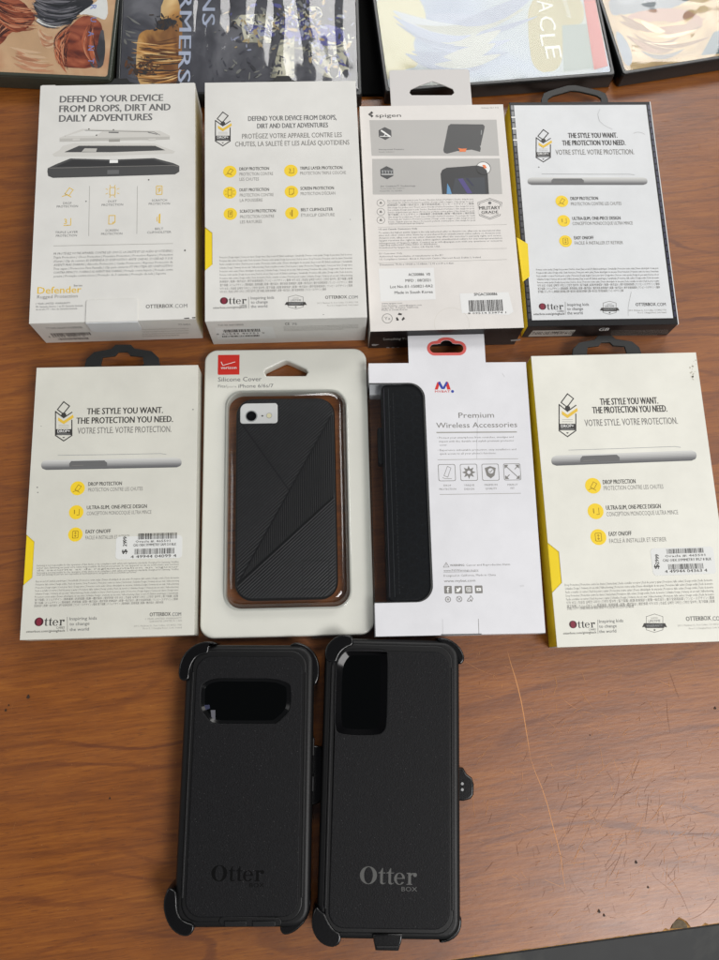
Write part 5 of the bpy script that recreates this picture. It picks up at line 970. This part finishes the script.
def build_desk():
    W=wood(); rnd=random.Random(5)
    d=bpy.data.objects.new('desk',None); col.objects.link(d); tag(d,'worn cherry wood laminate desk with scratches and a chipped front edge','desk')
    a=at(470,957.5,0); b=at(719,923.5,0); sl=(b.y-a.y)/(b.x-a.x); f=lambda x:a.y+(x-a.x)*sl
    xs=[-.8]+[ -.02+i*.0022 for i in range(170)]+[.9]
    pts=[]
    chipx=at(680,928,0).x
    for x in xs:
        j=rnd.uniform(0,.0006)+(.0012 if rnd.random()<.06 else 0)
        t=abs(x-chipx)
        if t<.0055: j+=.0052*math.sqrt(max(0,1-(t/.0055)**2))
        pts.append((x,f(x)+j))
    top=pts+[(.9,.8),(-.8,.8)]
    mb=MB(); plate(mb,top,[],-.0011,0,W,0); mb.build('table_top',d)
    pb=textured(mat('raw_particle_board',(176,134,82),.85,.2),400,.35,.6,500,.0008)
    core=[(-.8,f(-.8)-.0004),(.9,f(.9)-.0004),(.9,.799),(-.8,.799)]
    mb=MB(); plate(mb,core,[],-.022,-.00115,pb,0); mb.build('board_core',d)
    bk=textured(mat('black_edge_band',(22,20,18),.6,.3),60,.3); mb=MB(); plate(mb,[(-.8,f(-.8)-.0016),(.9,f(.9)-.0016),(.9,f(.9)-.0005),(-.8,f(-.8)-.0005)],[],-.024,-.0016,bk,.0002); mb.build('edge_band',d)
    mb=MB(); mc=textured(mat('chipped_dark_core',(104,92,74),.8,.2),500,.4); 
    plate(mb,[(chipx+.0048*math.cos(t*.35)*(1+.1*math.sin(t*3)),f(chipx)+.0002+.0046*math.sin(t*.35)) for t in range(0,10)],[],-.0011,-.0004,mc,.0001); mb.build('edge_chip',d)
    # scratches: pale and dark, thin worn lines in the laminate
    S=Surf((0,0,0),(0,0,0)); pale=mat('pale_scratch',(198,138,84),.6); dark=mat('dark_scratch',(112,66,38),.6)
    mp=MB(); md=MB()
    def path(p0,p1,bend,w,mb,m,n=8,l=1):
        A=Vector(p0[:2]); B=Vector(p1[:2]); dd=B-A; nn=Vector((-dd.y,dd.x)); P=[A+dd*t/n+nn*bend*math.sin(math.pi*t/n)+Vector((rnd.uniform(-1,1),rnd.uniform(-1,1)))*dd.length*.006 for t in range(n+1)]
        vs=[];ww=w/2
        for i,p in enumerate(P):
            k=P[min(i+1,n)]-P[max(i-1,0)]; k=Vector((-k.y,k.x)).normalized(); t=ww*(1-abs(2*i/n-1)**3*.8)
            vs+=[(p.x-k.x*t,p.y-k.y*t,.00003*l),(p.x+k.x*t,p.y+k.y*t,.00003*l)]
        mb.add(vs,[(2*i,2*i+2,2*i+3,2*i+1) for i in range(n)],m)
    g=lambda x,y:at(x,y,0)
    path0=path
    def path(p0,p1,*a):
        if min(p0[1]-f(p0[0]),p1[1]-f(p1[0]))<.003: return
        path0(p0,p1,*a)
    path(g(507,652),g(530,755),.03,.0005,mp,pale); path(g(530,755),g(567,893),.03,.0004,mp,pale); path(g(573,905),g(630,935),0,.0003,md,dark)
    for q in (((600,829,),(619,799),.05),((660,821),(714,811),.02),((682,835),(710,834),.02),((589,895),(630,934),.0),((661,866),(690,915),.05),((688,920),(718,895),-.1),((568,835),(590,800),.1),((618,770),(613,800),.1)): path(g(*q[0]),g(*q[1]),q[2],.00024,md,dark)
    for i in range(640):
        if i<330: x=rnd.gauss(625,55); y=rnd.gauss(840,45)
        else: x=rnd.uniform(470,720); y=rnd.uniform(650,945)
        if x<470: continue
        c=g(x,y); L=rnd.uniform(.0015,.008) if i%9 else rnd.uniform(.01,.022); an=rnd.gauss(R(50),.8); 
        pth=rnd.random()<(.5 if i<330 else .86)
        path((c.x,c.y),(c.x+L*math.cos(an),c.y+L*math.sin(an)),rnd.uniform(-.05,.05),rnd.uniform(.00007,.0002),mp if pth else md,pale if pth else dark,4,1+.01*i)
    for i in range(90):
        x=rnd.uniform(0,175); y=rnd.uniform(650,950); c=g(x,y); L=rnd.uniform(.001,.007); an=rnd.gauss(R(60),.5); path((c.x,c.y),(c.x+L*math.cos(an),c.y+L*math.sin(an)),.05,rnd.uniform(.00008,.00018),mp,mat('faint_scratch',(150,98,52),.7),3,8)
    for i in range(60):
        x=rnd.choice((rnd.uniform(650,719),rnd.uniform(0,30))); y=rnd.uniform(100,350); c=g(x,y); L=rnd.uniform(.002,.01); an=rnd.uniform(-.5,1.6); path((c.x,c.y),(c.x+L*math.cos(an),c.y+L*math.sin(an)),.05,rnd.uniform(.00008,.0002),mp,mat('faint_scratch',(150,98,52),.7),3,9)
    for i in range(420):
        x=rnd.uniform(0,719); y=rnd.uniform(640,950); c=g(x,y); rr=rnd.uniform(.00008,.00022)*(0 if g(x,y).y-f(g(x,y).x)<.003 else 1); pm,mm_=(mp,pale) if rnd.random()<.8 else (md,dark); pm.add([(c.x+rr*math.cos(t),c.y+rr*.8*math.sin(t),.00035) for t in (0,1.2,2.4,3.6,5)],[(0,1,2,3,4)],mm_)
    for (x,y,rr) in ((28.5,696.5,.0013),(6,710,.0009),(110,798,.0007),(9,705,.0006),(599,911,.0011),(604,915,.0008),(636,862,.001),(648,887,.0007),(590,735,.0004),(715,708,.0009)):
        c=g(x,y); md.add([(c.x+rr*(.7+.3*math.sin(t*7))*math.cos(t),c.y+rr*math.sin(t),.0004) for t in [k*.63 for k in range(10)]],[tuple(range(10))],mat('dark_speck',(44,28,18),.7))
    tag(mp.build('pale_scratches',d),kind='stuff'); tag(md.build('dark_scratches',d),kind='stuff')
    # pedestal sides so the desk stands on the floor
    mb=MB(); 
    lg=textured(mat('dark_brown_panel',(40,26,18),.6),40,.2)
    boxm(mb,-.76,-.735,-.1,.76,-.74,-.0225,lg); mb.build('leg_panel',d); mb=MB(); boxm(mb,.835,.86,-.0,.76,-.74,-.0225,lg); mb.build('leg_panel',d)
    fm=art_mat('grey_floor',[(.40,(16,19,19)),(.52,(30,33,33)),(.6,(66,66,60))],7,21.,(1,1,1),.5,detail=6.)
    mb=MB(); mb.add([(-6,-6,-.74),(6,-6,-.74),(6,6,-.74),(-6,6,-.74)],[(0,1,2,3)],fm); tag(mb.build('floor'),kind='structure')
# ================================================================== light
def build_light():
    w=bpy.data.worlds.new('World'); sc.world=w; w.use_nodes=True; nt=w.node_tree; bg=nt.nodes['Background']
    tc=nt.nodes.new('ShaderNodeTexCoord'); sx=nt.nodes.new('ShaderNodeSeparateXYZ'); cr=nt.nodes.new('ShaderNodeValToRGB')
    nt.links.new(tc.outputs['Generated'],sx.inputs[0]); nt.links.new(sx.outputs['Z'],cr.inputs['Fac']); nt.links.new(cr.outputs['Color'],bg.inputs[0])
    el=cr.color_ramp.elements; el.new(.6); el[0].position=.0; el[0].color=(.42,.44,.45,1); el[1].position=.62; el[1].color=(.33,.34,.35,1); el[2].position=.98; el[2].color=(.07,.07,.08,1)
    bg.inputs[1].default_value=.68
    def area(nm,loc,sx,sy,L,tgt,color=(1,.985,.965)):
        l=bpy.data.lights.new(nm,'AREA'); l.shape='RECTANGLE'; l.size=sx; l.size_y=sy; l.energy=L*math.pi*sx*sy; l.color=color
        o=bpy.data.objects.new(nm,l); col.objects.link(o); o.location=loc; d=Vector(tgt)-Vector(loc); o.rotation_euler=d.to_track_quat('-Z','Y').to_euler()
    area('ceiling_and_fill_light',(.78,2.75,2.4),1.9,.8,8.6,(.05,.2,0))
    area('ceiling_and_fill_light',(1.3,-.95,2.3),1.1,.9,13.6,(.25,-.1,0),(1,.98,.97))
    area('ceiling_and_fill_light',(2.6,1.0,2.2),1.,1.6,5.2,(.05,.1,0),(1,.97,.93))  # added fill lamp at far right, lifts the overall brightness
    area('ceiling_and_fill_light',(-2.5,.6,2.4),.8,1.2,2.2,(.0,.2,0))  # added fill lamp at far left, only balances the light
build_desk(); build_dvds(); build_b1(); build_b2(); build_b3(); build_b4(); build_b5(); build_b6(); build_b7(); build_b8(); build_phones(); phoneA_extras(); build_light()
sc.view_settings.view_transform='Standard'; sc.view_settings.look='None'; sc.view_settings.exposure=.08; sc.view_settings.gamma=1
sc.render.engine='CYCLES'; sc.cycles.max_bounces=8; sc.cycles.transparent_max_bounces=16
